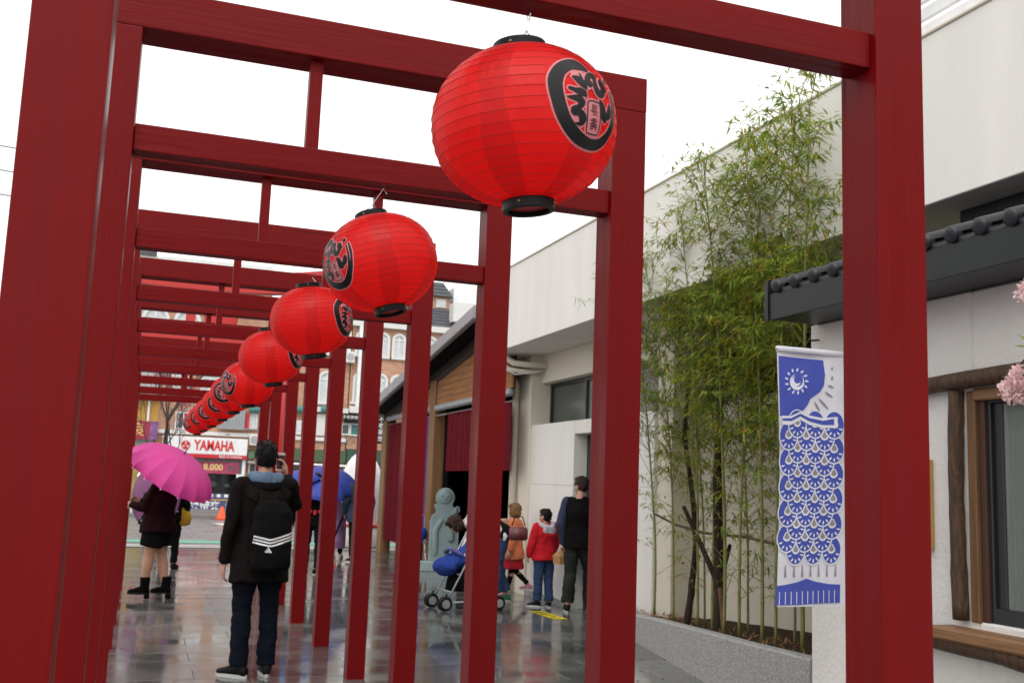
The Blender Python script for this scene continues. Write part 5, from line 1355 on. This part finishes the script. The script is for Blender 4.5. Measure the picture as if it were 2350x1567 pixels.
    # --- clothes
    if top:
        m_, g, hem, hw = top; b = BM(); torso(b, g, hem, hw)
        sg = sleeve[1] if sleeve else 0
        if sleeve and sleeve[0] is None:
            for q in 'LR':
                w2 = d['el'+q].lerp(d['wr'+q], sleeve[2]) 
                tube(b, [d['sh'+q], d['sh'+q].lerp(d['el'+q], .5), d['el'+q], d['el'+q].lerp(w2, .5), w2], [(.054+sg)*s, (.050+sg)*s, (.045+sg)*s, (.041+sg)*s, (.036+sg*.8)*s], 14, dome=True)
        blob('top', b, voxel, m_, t, 3, .016*s, (8/s, 8/s, 6/s), seed)
        if sleeve and sleeve[0] is not None:
            for q in 'LR':
                b = BM(); w2 = d['el'+q].lerp(d['wr'+q], sleeve[2])
                tube(b, [d['sh'+q], d['sh'+q].lerp(d['el'+q], .5), d['el'+q], d['el'+q].lerp(w2, .5), w2], [(.050+sg)*s, (.048+sg)*s, (.044+sg)*s, (.040+sg)*s, (.034+sg*.8)*s], 14, dome=True)
                blob('sleeve', b, voxel, sleeve[0], t, 3, .006*s, (12/s, 12/s, 9/s), seed+1)
    if pants:
        m_, g, length, flare = pants; b = BM(); torso(b, .012+g*.3, None, 0, False, 3)
        for q in 'LR':
            e_ = d['kn'+q].lerp(d['an'+q], length) if length > 0 else d['hip'+q].lerp(d['kn'+q], 1+length)
            if length > 0: tube(b, [d['hip'+q], d['hip'+q].lerp(d['kn'+q], .5), d['kn'+q], d['kn'+q].lerp(e_, .5), e_], [(.092+g)*s*wide, (.080+g)*s*wide, (.060+g)*s, (.054+g+flare*.5)*s, (.046+g+flare)*s], 16, dome=False)
            else: tube(b, [d['hip'+q], d['hip'+q].lerp(e_, .5), e_], [(.094+g)*s*wide, (.092+g)*s*wide, (.09+g+flare)*s*wide], 16)
        blob('trousers' if length > 0 else 'shorts', b, voxel, m_, t, 3, .012*s, (7/s, 7/s, 13/s), seed+2)
    if skirt:
        m_, r0, r1, zb = skirt; b = BM(); c = d['pel']
        eloft(b, [(V((c.x, c.y, zb*s)), V((r1*s, 0, 0)), V((0, r1*.85*s, 0))), (V((c.x, c.y, (zb+c.z/s)/2*s)), V(((r0+r1)/2*s, 0, 0)), V((0, (r0+r1)/2*.85*s, 0))), (V((c.x, c.y, c.z+.08*s)), V((r0*s, 0, 0)), V((0, r0*.8*s, 0)))], 28)
        blob('skirt', b, voxel, m_, t, 3, .012*s, (11/s, 11/s, 3/s), seed+3)
    if shoes:
        um, sm, kind = shoes
        for q in 'LR':
            a = d['an'+q]; an = R(feet['LR'.index(q)])*(-1 if q == 'L' else 1); fd = V((math.sin(an), math.cos(an), 0)); sr_ = V((fd.y, -fd.x, 0)); z0 = a.z-.085*s; base = V((a.x, a.y, z0))
            up_ = V((0, 0, 1)); sr_ = sr_*fk
            b = BM()
            eloft(b, [(base-fd*.075*s+up_*.045*s, sr_*.022*s, up_*.028*s), (base-fd*.055*s+up_*.052*s, sr_*.035*s, up_*.042*s), (base+up_*.056*s, sr_*.038*s, up_*.050*s), (base+fd*.06*s+up_*.050*s, sr_*.042*s, up_*.042*s), (base+fd*.12*s+up_*.040*s, sr_*.047*s, up_*.028*s), (base+fd*.165*s+up_*.036*s, sr_*.040*s, up_*.022*s), (base+fd*.19*s+up_*.034*s, sr_*.018*s, up_*.012*s)], 18)
            tube(b, [base+up_*.05*s-fd*.01*s, base+up_*(.13 if kind == 'boot' else .10)*s-fd*.015*s], [.044*s*fk, .046*s*fk], 14)
            if kind == 'boot': tube(b, [base+up_*.08*s-fd*.012*s, base+up_*.215*s-fd*.012*s], [.047*s*fk, .054*s*fk], 16)
            so = blob('shoe', b, .0075*s, um, t, 3)
            b = BM(); prev = None; n = 20; lo = []; hi = []
            for i in range(n):
                aa = 2*PI*i/n; ly = .058+.137*math.cos(aa); wd = .041*(1+.16*math.cos(aa)) ; q_ = base+fd*ly*s+sr_*wd*math.sin(aa)*s
                lo.append(b.verts.new(q_)); hi.append(b.verts.new(q_+up_*.026*s))
            ring_faces(b, lo, hi); b.faces.new(lo[::-1]); b.faces.new(hi)
            so2 = obj('sole', b, sm, so)
            if kind == 'boot':
                b = BM(); c = base-fd*.045*s; box(b, (-.028*s, -.03*s, -.0), (.028*s, .03*s, .05*s), .006); bmesh.ops.transform(b, matrix=Matrix.Translation(c+V((0, 0, -.055*s))) @ Matrix.Rotation(-an, 4, 'Z'), verts=b.verts); obj('heel', b, um, so)
    return p

C_BLK = cloth('black_cloth', (.006, .0055, .0055)); C_JKT = cloth('dark_brown_jacket', (.009, .0072, .0065)); C_HOODB = cloth('dusty_blue_fleece', (.12, .185, .27), bump=.6, bscale=160)
C_JEAN = cloth('dark_denim', (.006, .008, .015)); C_BLUEJ = cloth('blue_denim', (.03, .055, .12)); C_SHOE = mat('black_shoe', (.006, .006, .0065), .6, .15); C_SOLE = mat('pale_sole', (.42, .41, .38), .6)
C_WHITE = cloth('white_shirt', (.62, .61, .64)); C_RED = cloth('red_jacket', (.46, .015, .022)); C_GREY = cloth('pale_grey_hood', (.42, .43, .48)); C_NAVY = cloth('navy_cloth', (.035, .045, .08))
C_CAMO = cloth('dark_camouflage', (.018, .020, .016), var=.9); C_ORNG = cloth('orange_cloth', (.55, .17, .08)); C_REDS = cloth('deep_red_cloth', (.36, .02, .03)); C_MAR = cloth('dark_maroon_knit', (.016, .004, .006), bump=.8, bscale=150)
C_KIM = cloth('lilac_kimono', (.38, .22, .40), var=.7); C_SOLEW = mat('white_sole', (.52, .52, .5), .5)

# ---- 1. man photographing with his phone
P = person('man seen from behind photographing with a phone, dark jacket and black backpack', (1.010, 5.95, 0), .17, 1.74,
    J=dict(shL=(-.19, -.02, 1.385), shR=(.185, .0, 1.40), elL=(-.245, -.03, 1.09), wrL=(-.255, .02, .83), elR=(.30, .17, 1.255), wrR=(.275, .36, 1.47), hd=(.0, .02, 1.605), knL=(-.105, .02, .49), knR=(.10, .02, .49), anL=(-.105, -.02, .085), anR=(.10, -.01, .085)),
    head=(-10, 2), hair='short', top=(C_JKT, .035, .685, .10), sleeve=(None, .010, .93), pants=(C_JEAN, .010, 1.0, .012), shoes=(C_SHOE, C_SOLEW, 'shoe'), voxel=.010, feet=(38, 8), curl=(.55, .75),
    palm=dict(R=((-.8, .35, .1), (-.3, -.8, .5)), Rf=(-.10, .12, 1)), seed=3)
t, s = P.t, P.s
def cowl(name, rx_, ry_, zt, drop, hw, ht, m, a0, namp, seed, cy=.0, lean=.6):
    """cloth hood lying folded on the shoulders: a flattened band round the back of the neck"""
    b = BM(); secs = []
    for i in range(15):
        th = R(-a0+2*a0*i/14); e = max(.35, math.cos(R(85)*(abs(i-7)/7)**2)) 
        c = V((rx_*math.sin(th), cy-ry_*math.cos(th), zt-drop*max(0, math.cos(th))**1.3))
        out = V((math.sin(th), -math.cos(th), 0)); wide_ = (V((0, 0, 1))-out*lean).normalized()*hw*e; thin = (out+V((0, 0, lean))).normalized()*ht*e
        secs.append((c*s, wide_*s, thin*s))
    eloft(b, secs, 14); blob(name, b, .008, m, t, 3, namp, (13, 13, 8), seed)
cowl('jacket_hood', .165, .150, 1.405, .075, .085, .026, C_JKT, 112, .016, 5, .02, .75)
cowl('hood_lining', .115, .120, 1.425, .03, .05, .03, C_BLK, 100, .008, 6, .0, .6)
cowl('hoodie_hood', .112, .115, 1.468, .020, .046, .030, C_HOODB, 118, .012, 4, .0, .35)
bp = thing('backpack', 'black backpack with three white stripes worn by the man with the phone', 'backpack', P.t.location, .17)
b = BM(); eloft(b, [(V((.01, -.235, .80)), V((.14, 0, 0)), V((0, .085, 0))), (V((.01, -.245, .84)), V((.152, 0, 0)), V((0, .105, 0))), (V((.01, -.24, 1.05)), V((.155, 0, 0)), V((0, .105, 0))), (V((.01, -.225, 1.22)), V((.145, 0, 0)), V((0, .085, 0))), (V((.01, -.205, 1.30)), V((.10, 0, 0)), V((0, .055, 0)))], 28)
bag = blob('bag', b, .009, C_BLK, bp, 3, .010, (8, 8, 8), 6)
b = BM(); eloft(b, [(V((.01, -.30, .815)), V((.125, 0, 0)), V((0, .06, 0))), (V((.01, -.305, .90)), V((.135, 0, 0)), V((0, .065, 0))), (V((.01, -.30, 1.0)), V((.13, 0, 0)), V((0, .05, 0)))], 24)
blob('front_pocket', b, .009, C_BLK, bp, 3, .008, (9, 9, 9), 8)
# snap the flat print on the bag's own surface
from mathutils.bvhtree import BVHTree
bv = []
for o_ in bp.children:
    bv.append(BVHTree.FromPolygons([v.co.copy() for v in o_.data.vertices], [tuple(p_.vertices) for p_ in o_.data.polygons]))
def onbag(x, z, off=.004):
    best = None
    for t_ in bv:
        h = t_.ray_cast(V((x, -1, z)), V((0, 1, 0)))
        if h[0] is not None and (best is None or h[0].y < best): best = h[0].y
    return V((x, (best if best is not None else -.25)-off, z))
for k in range(3):
    b = BM(); prev = None
    for i in range(29):
        x = -.138+.296*i/28; z = 1.065-.022*k - .038*(1-abs(x+.03)/.17) + .012*max(0, x/.15)
        row = [b.verts.new(onbag(x, z)), b.verts.new(onbag(x, z-.0125))]
        if prev: b.faces.new((prev[0], prev[1], row[1], row[0]))
        prev = row
    obj('white_stripe', b, M_WHITE, bp)
b = BM()
for i, (x0, zt) in enumerate(((-.062, .945), (-.046, .957), (-.030, .969))):
    zb = .932; w_ = .012
    # slanting bars rising to the right: the three-bar mountain mark
    vs = [onbag(x0+.0, zb, .006), onbag(x0+w_, zb, .006), onbag(x0+w_-(zt-zb)*.55+.0, zt-.004, .006), onbag(x0-(zt-zb)*.55, zt, .006)]
    b.faces.new([b.verts.new(v) for v in vs])
obj('logo', b, M_WHITE, bp)
for sx in (-1, 1):
    b = BM(); tube(b, [V((.01+.09*sx, -.17, 1.27)), V((.01+.10*sx, -.08, 1.455)), V((.115*sx, .06, 1.45)), V((.12*sx, .155, 1.30)), V((.13*sx, .16, 1.10)), V((.14*sx, .02, .92)), V((.01+.13*sx, -.16, .85))], .016, 8); obj('strap', b, C_BLK, bp, True)
ph = thing('phone', 'white framed mobile phone held up in the man\'s raised hand', 'phone', P.t.matrix_basis @ V((.232, .40, 1.60)), .17+.05)
obj('case', bx((-.036, -.004, -.074), (.036, .004, .074), .003), mat('silver_pink_case', (.62, .55, .55), .3), ph)
obj('screen', bx((-.033, -.0048, -.056), (.033, -.0041, .054)), mat('phone_screen', (.05, .03, .03), .08, var=.8, scale=30), ph)

# ---- umbrella builder
def umbrella(name, lab, rim_centre, axis, rad, h, m, n=8, group=None, shaft=.55, spin=0, flare=1.0):
    ax = V(axis).normalized(); t = thing(name, lab, 'umbrella', rim_centre, 0, group); t.rotation_mode = 'QUATERNION'
    t.rotation_quaternion = ax.to_track_quat('Z', 'Y') @ Quaternion((0, 0, 1), spin)
    bm = BM(); K = 9; per = 6
    for g in range(n):
        prev = None
        for k in range(K+1):
            a = PI/2*(k/K); r = rad*math.sin(a); z = h*math.cos(a)**1.15; row = []
            for i in range(per+1):
                f = i/per; sag = math.sin(PI*f)*(.06 if n < 12 else .085)*(k/K)**1.1; rr = r*(1-sag*.75); zz = z - rad*.10*sag*(1-k/K)*2 + rad*.08*sag*(k/K)**3; an = 2*PI*(g+f)/n
                row.append(V((rr*math.cos(an), rr*math.sin(an), zz)))
            if k == 0: prev = [bm.verts.new((0, 0, h))]
            else:
                vs = [bm.verts.new(v) for v in row]
                for i in range(per):
                    bm.faces.new((prev[0], vs[i], vs[i+1]) if k == 1 else (prev[i], vs[i], vs[i+1], prev[i+1]))
                prev = vs
    bmesh.ops.recalc_face_normals(bm, faces=bm.faces[:])
    cn = obj('canopy', bm, m, t, True)
    for q in range(n):
        a = 2*PI*q/n; c_, s_ = math.cos(a), math.sin(a)
        bm = BM(); tube(bm, [V((rad*math.sin(PI/2*k/8)*c_*.995, rad*math.sin(PI/2*k/8)*s_*.995, h*math.cos(PI/2*k/8)**1.15-.008)) for k in range(9)], .0035, 5); obj('rib', bm, M_METAL, t)
        bm = BM(); ball(bm, (rad*1.005*c_, rad*1.005*s_, -.004), .008, 1); obj('rib_tip', bm, M_WHITE, t)
    bm = BM(); tube(bm, [(0, 0, h-.01), (0, 0, -shaft)], .007, 8); obj('shaft', bm, M_METAL, t)
    bm = BM(); tube(bm, [(0, 0, h-.015), (0, 0, h+.075)], [.009, .005], 8); obj('ferrule', bm, M_BLACK, t)
    bm = BM(); tube(bm, [(0, 0, -shaft), (0, 0, -shaft-.10), (.02, 0, -shaft-.13), (.05, 0, -shaft-.12)], .011, 8); obj('handle', bm, M_BLACK, t)
    return t
def imgdir(dx, dy, toward): return rt2*dx + up2*dy - fw*toward

# ---- 2. woman under the pink umbrella
P = person('woman in black shorts and ankle boots standing under the bright pink umbrella', (.36, 11.06, 0), R(68), 1.62,
    J=dict(elL=(-.22, .10, 1.13), wrL=(-.16, .30, 1.16), elR=(.22, .09, 1.13), wrR=(.08, .27, 1.20), anL=(-.085, .09, .145), knL=(-.09, .055, .53), hipL=(-.085, .0, .93), anR=(.085, -.12, .145), knR=(.085, -.04, .53), hipR=(.085, 0, .93)),
    head=(10, -4), hair='long', hairm=M_HAIRR, top=(C_MAR, .055, .83, .05), sleeve=(None, .022, .95), pants=(C_BLK, .022, -.30, -.004), shoes=(mat('black_suede_boot', (.004, .004, .0045), .85, .05), C_SHOE, 'boot'), voxel=.011, wide=1.28, feet=(10, 6), seed=8, fk=1.18)
M_PINKU = mat('pink_umbrella_cloth', (.80, .075, .38), .55, .3, var=.10, scale=60, trans=.28, bump=.15, bscale=200)
umbrella('pink_umbrella', 'bright pink umbrella tilted over the woman on the left', (.433, 10.95, 1.44), imgdir(.54, .80, .02), .565, .33, M_PINKU, 16, spin=.1)
# ---- 3. person hidden behind her with the mauve umbrella
P = person('person in black trousers, almost hidden behind the woman with the pink umbrella', (.62, 15.2, 0), R(-10), 1.60,
    J=dict(elL=(-.24, .06, 1.13), wrL=(-.16, .28, 1.2)), hair='long', top=(C_BLK, .03, .80, .05), sleeve=(None, .02, .95), pants=(C_BLK, .006, .95, .005), shoes=(C_SHOE, C_SHOE, 'shoe'), voxel=.014, seed=9)
M_MAUVE = mat('mauve_umbrella_cloth', (.24, .085, .20), .6, .3, var=.15, trans=.25)
mu = umbrella('mauve_umbrella', 'dull mauve umbrella with small white spots behind the pink one', (.38, 15.0, 1.14), imgdir(-.45, .25, .8), .54, .22, M_MAUVE, 8, spin=.35)
for i in range(8):
    a = 2*PI*(i+.5)/8; bm = BM(); r_ = .40; n_ = V((math.cos(a)*.45, math.sin(a)*.45, .9)).normalized()
    bmesh.ops.create_circle(bm, cap_ends=True, segments=10, radius=.045, matrix=Matrix.Translation(V((r_*math.cos(a), r_*math.sin(a), .26*math.cos(math.asin(r_/.62))**1.15+.004))) @ n_.to_track_quat('Z', 'Y').to_matrix().to_4x4()); obj('white_spot', bm, M_WHITE, mu)
yb = thing('yellow_bag', 'mustard yellow shoulder bag behind the woman with the pink umbrella', 'bag', (.82, 15.15, .70))
bm = BM(); eloft(bm, [(V((0, 0, -.03)), V((.04, 0, 0)), V((0, .02, 0))), (V((0, 0, 0)), V((.09, 0, 0)), V((0, .05, 0))), (V((.01, 0, .10)), V((.105, 0, 0)), V((0, .06, 0))), (V((-.005, 0, .20)), V((.075, 0, 0)), V((0, .04, 0))), (V((-.02, 0, .32)), V((.03, 0, 0)), V((0, .02, 0)))], 16)
obj('bag', bm, cloth('mustard_cloth', (.46, .27, .03)), yb, True); bm = BM(); tube(bm, [(-.03, 0, .34), (-.08, 0, .55), (-.12, 0, .72)], .010, 6); obj('strap', bm, cloth('mustard_strap', (.40, .23, .03)), yb)

# ---- 4. persons under the blue umbrellas
M_BLUEU = mat('blue_umbrella_cloth', (.045, .085, .46), .5, .4, var=.10, scale=5, trans=.25)
P = person('person in black with red print and white soled trainers between the gate posts', (2.74, 14.42, 0), R(-20), 1.58, J=dict(elR=(.2, .15, 1.15), wrR=(.06, .32, 1.25)), hair='short', top=(C_BLK, .035, .80, .03), sleeve=(None, .02, .95), pants=(cloth('black_blue_cloth', (.010, .011, .018)), .004, .95, .004), shoes=(C_SHOE, C_SOLEW, 'shoe'), voxel=.013, seed=11, feet=(40, 40))
b = BM()
for i in range(4): box(b, (-.12+.07*i, -.168, .93+.03*(i % 2)), (-.075+.07*i, -.162, 1.0), 0)
obj('red_print', b, M_REDS, P.t)
P = person('person in a navy jacket half hidden between the photographing man and the gate post', (2.30, 14.9, 0), R(15), 1.60, hair='bob', top=(C_NAVY, .035, .78, .04), sleeve=(None, .02, .95), pants=(C_BLK, .006, .95, .0), shoes=(C_SHOE, C_SOLE, 'shoe'), voxel=.014, seed=12)
umbrella('blue_umbrella', 'blue umbrella just right of the raised phone, leftmost of the blue umbrellas', (2.44, 14.6, 1.33), imgdir(-.35, .95, .0), .47, .26, M_BLUEU, 8, 'blue umbrellas behind the gates', spin=.2)
umbrella('blue_umbrella', 'blue umbrella tilted low behind the sixth gate post, middle of the blue ones', (2.80, 14.5, 1.24), imgdir(.22, .95, .05), .42, .24, M_BLUEU, 8, 'blue umbrellas behind the gates', spin=.5)
ub = umbrella('blue_umbrella', 'rightmost blue umbrella with a small white print, above the lilac kimono', (3.44, 17.2, 1.40), imgdir(.30, .92, .12), .54, .30, mat('darker_blue_umbrella', (.035, .06, .32), .5, .4, trans=.2), 8, 'blue umbrellas behind the gates', spin=.3)
P = person('person in a lilac flowered kimono standing under the rightmost blue umbrella', (3.72, 17.75, 0), R(25), 1.55, J=dict(elR=(.22, .12, 1.12), wrR=(.12, .27, 1.22)), hair='bob', hairm=M_HAIRR, top=(C_KIM, .045, .80, .05), sleeve=(C_KIM, .06, .75), skirt=(C_KIM, .19, .20, .22), shoes=(C_WHITE, C_SOLEW, 'shoe'), pants=(C_BLK, .004, .95, 0), voxel=.013, seed=13, feet=(30, 50))
P = person('person in a navy jacket with black hair, mostly hidden by the fifth gate post', (3.96, 16.95, 0), R(12), 1.68, J=dict(elL=(-.27, .02, 1.12), wrL=(-.24, .12, .92)), hair='short', top=(C_NAVY, .05, .74, .06), sleeve=(None, .03, .95), pants=(C_BLK, .01, .95, .0), shoes=(C_SHOE, C_SOLEW, 'shoe'), voxel=.013, seed=14)
cu = thing('folded_umbrella', 'black folded umbrella slanting down from the navy jacketed person\'s hand', 'umbrella', P.t.matrix_basis @ V((-.24, .15, .85)))
bm = BM(); tube(bm, [(.06, 0, .08), (0, 0, 0), (-.14, .02, -.42), (-.22, .03, -.68)], [.010, .020, .016, .004], 8); obj('canopy', bm, C_BLK, cu, True)

# ---- 5. woman bending over the pushchair, girl behind her
P = person('woman in a white shirt and jeans bending down over the pushchair', (4.58, 10.68, 0), R(82), 1.60,
    J=dict(pel=(0, -.02, .92), waist=(0, .12, 1.02), chest=(0, .32, 1.09), nb=(0, .50, 1.09), hd=(0, .66, 1.045), shL=(-.17, .43, 1.07), shR=(.17, .43, 1.10), elL=(-.20, .50, .80), wrL=(-.14, .58, .60), elR=(.28, .22, 1.10), wrR=(.20, .0, 1.10), anR=(.1, -.12, .085), anL=(-.1, .08, .085), knL=(-.1, .06, .5)),
    head=(0, -42), hair='bob', hairm=M_HAIRR, top=(C_WHITE, .03, .88, .02), sleeve=(None, .014, .92), pants=(C_BLUEJ, .015, .85, .025), shoes=(mat('green_shoe', (.01, .12, .06), .5), C_SOLE, 'shoe'), voxel=.011, seed=15, curl=(.4, .6))
b = BM(); P.torso(b, .04, None, 0, False, 4); blob('waistcoat', b, .012, C_BLK, P.t, 3, .008, (9, 9, 6), 2)
hb_ = thing('handbag', 'mauve leather handbag hanging from the bending woman\'s rear arm', 'handbag', (4.72, 10.42, .80))
bm = bx((-.12, -.045, 0), (.12, .045, .17)); bmesh.ops.bevel(bm, geom=bm.edges[:], offset=.02, segments=3, affect='EDGES'); obj('bag', bm, mat('mauve_leather', (.16, .05, .06), .45), hb_, True)
bm = BM(); tube(bm, [(-.09, 0, .18), (-.05, 0, .30), (.05, 0, .30), (.09, 0, .18)], .008, 8); obj('handle', bm, C_BLK, hb_)
P = person('girl with light brown hair in an orange dress and pink shoes, running behind the woman', (4.98, 11.28, 0), R(65), 1.24,
    J=dict(anR=(.1, -.30, .22), knR=(.1, -.02, .50), anL=(-.1, .12, .085)), hair='bob', hairm=M_HAIRO, hk=1.12, top=(C_ORNG, .06, .70, .10), sleeve=(None, .02, .95), skirt=(C_REDS, .17, .24, .52), pants=(C_BLK, .0, .9, 0), shoes=(mat('pink_shoe', (.52, .22, .30), .6), C_SOLEW, 'shoe'), voxel=.011, seed=16)
# ---- 6. boy and man by the door
P = person('boy in a red jacket with a pale hood and blue jeans, back to the camera', (4.985, 10.16, 0), R(8), 1.225,
    J=dict(hd=(.0, .015, 1.565), elL=(-.25, -.01, 1.12), wrL=(-.27, .06, .90), elR=(.23, .0, 1.12), wrR=(.22, .10, .92), anL=(-.10, .03, .085), anR=(.09, -.06, .085)), head=(22, 2), hair='kid', hk=1.14, top=(C_RED, .065, .80, .04), sleeve=(None, .034, .98), pants=(C_BLUEJ, .022, .95, .012), shoes=(C_SHOE, C_SOLEW, 'shoe'), voxel=.009, seed=17, feet=(45, 15))
s = P.s; b = BM(); tube(b, [V((-.11, .04, 1.45))*s, V((-.13, -.07, 1.43))*s, V((-.05, -.14, 1.38))*s, V((.04, -.15, 1.37))*s, V((.12, -.08, 1.43))*s, V((.11, .04, 1.46))*s], [.035*s, .045*s, .055*s, .055*s, .045*s, .035*s], 12, dome=True)
ball(b, V((.01, -.15, 1.33))*s, (.13*s, .035*s, .09*s), 3); blob('hood', b, .008, C_GREY, P.t, 4, .008, (16, 16, 10), 3)
P = person('man in a black padded waistcoat and dark camouflage trousers walking into the doorway', (5.25, 9.68, 0), R(-38), 1.63,
    J=dict(elL=(-.24, -.05, 1.10), wrL=(-.22, .04, .86), anR=(.1, .22, .085), knR=(.1, .16, .50), anL=(-.1, -.14, .085), knL=(-.1, -.02, .49)), head=(55, 0), hair='short', hairm=M_HAIRR, top=(C_BLK, .042, .80, .02), sleeve=(C_NAVY, .024, .95), pants=(C_CAMO, .018, .92, .02), shoes=(C_SHOE, C_SOLEW, 'shoe'), voxel=.010, seed=18, feet=(20, 10))
wl = P.t.matrix_basis @ (P.d['wrL']+V((0, .01, -.06)))
cbx_ = thing('cardboard_box', 'small cardboard carry box held by the man in the black waistcoat', 'box', wl+V((.0, -.0, -.20)), R(20))
bm = BM(); A = [bm.verts.new(p_) for p_ in ((-.11, -.06, 0), (.11, -.06, 0), (.11, .06, 0), (-.11, .06, 0))]; B = [bm.verts.new(p_) for p_ in ((-.12, -.065, .10), (.12, -.065, .10), (.12, .065, .10), (-.12, .065, .10))]
C2 = [bm.verts.new(p_) for p_ in ((-.10, -.004, .155), (.10, -.004, .155), (.10, .004, .155), (-.10, .004, .155))]
ring_faces(bm, A, B); ring_faces(bm, B, C2); bm.faces.new(A[::-1]); bm.faces.new(C2)
obj('box', bm, mat('brown_cardboard', (.40, .22, .09), .8), cbx_); bm = BM(); box(bm, (-.05, -.003, .157), (.05, .003, .20), .002); obj('handle', bm, mat('brown_cardboard_handle', (.36, .20, .08), .8), cbx_)

# ---- pushchair
pcr = thing('pushchair', 'blue folding pushchair with double front wheels beside the bending woman', 'pushchair', (3.80, 9.98, 0), R(8))
bm = BM()
for sy in (-.20, .20):
    tube(bm, [(-.22, sy, .10), (-.05, sy, .42), (.20, sy*.95, .92), (.30, sy*.9, 1.02)], .011, 8); tube(bm, [(.46, sy, .10), (.12, sy, .52), (-.02, sy, .66)], .011, 8); tube(bm, [(-.22, sy, .10), (.46, sy, .12)], .008, 6)
for x, z in ((-.05, .42), (.12, .52), (.30, 1.02), (-.16, .22)): tube(bm, [(x, -.2, z), (x, .2, z)], .010, 8)
obj('frame', bm, M_METAL, pcr, True)
for x in (-.24, .46):
    for sy in (-.20, .20):
        wt_ = None
        for o_ in (-.030, .030):
            bm = BM(); R_ = .082; N = 22; rows = []
            for i in range(N):
                a = 2*PI*i/N; c = V((x+R_*math.cos(a)*.82, sy+o_, .087+R_*math.sin(a)*.82)); d_ = V((math.cos(a), 0, math.sin(a)))
                rows.append([bm.verts.new(c+d_*.018*math.cos(q*PI/3)+V((0, .018*math.sin(q*PI/3), 0))) for q in range(6)])
            for i in range(N): ring_faces(bm, rows[i], rows[(i+1) % N])
            wt_ = obj('wheel', bm, M_BLACK, pcr, True)
            bm = BM(); tube(bm, [(x, sy+o_-.012, .087), (x, sy+o_+.012, .087)], .05, 16); tube(bm, [(x, sy+o_-.016, .087), (x, sy+o_+.016, .087)], .018, 12); obj('hub', bm, M_METAL, wt_)
        bm = BM(); tube(bm, [(x, sy-.045, .087), (x, sy+.045, .087)], .009, 8); tube(bm, [(x, sy, .087), (x+(.02 if x < 0 else -.02), sy, .20)], .013, 8); obj('fork', bm, M_BLACK, pcr)
C_BLUEP = cloth('royal_blue_padding', (.02, .045, .22), bump=.6, bscale=40, bdist=.01)
bm = BM(); eloft(bm, [(V((-.20, 0, .50)), V((0, .20, 0)), V((.03, 0, .07))), (V((-.08, 0, .56)), V((0, .21, 0)), V((.02, 0, .11))), (V((.10, 0, .62)), V((0, .20, 0)), V((-.02, 0, .11))), (V((.24, 0, .78)), V((0, .18, 0)), V((-.06, 0, .08)))], 20); ball(bm, (-.16, 0, .50), (.15, .21, .11), 3)
blob('seat_cover', bm, .012, C_BLUEP, pcr, 3, .02, (9, 9, 9), 1)
bm = BM(); eloft(bm, [(V((.0, 0, .22)), V((.14, 0, 0)), V((0, .17, 0))), (V((.06, 0, .36)), V((.18, 0, 0)), V((0, .18, 0))), (V((.10, 0, .50)), V((.14, 0, 0)), V((0, .17, 0)))], 20); obj('basket', bm, C_BLK, pcr, True)
bm = BM(); tube(bm, [(-.06, -.2, .66), (-.10, -.08, .70), (-.10, .08, .70), (-.06, .2, .66)], .022, 10, dome=True); obj('bumper_bar', bm, cloth('purple_grey_foam', (.10, .09, .22)), pcr, True)
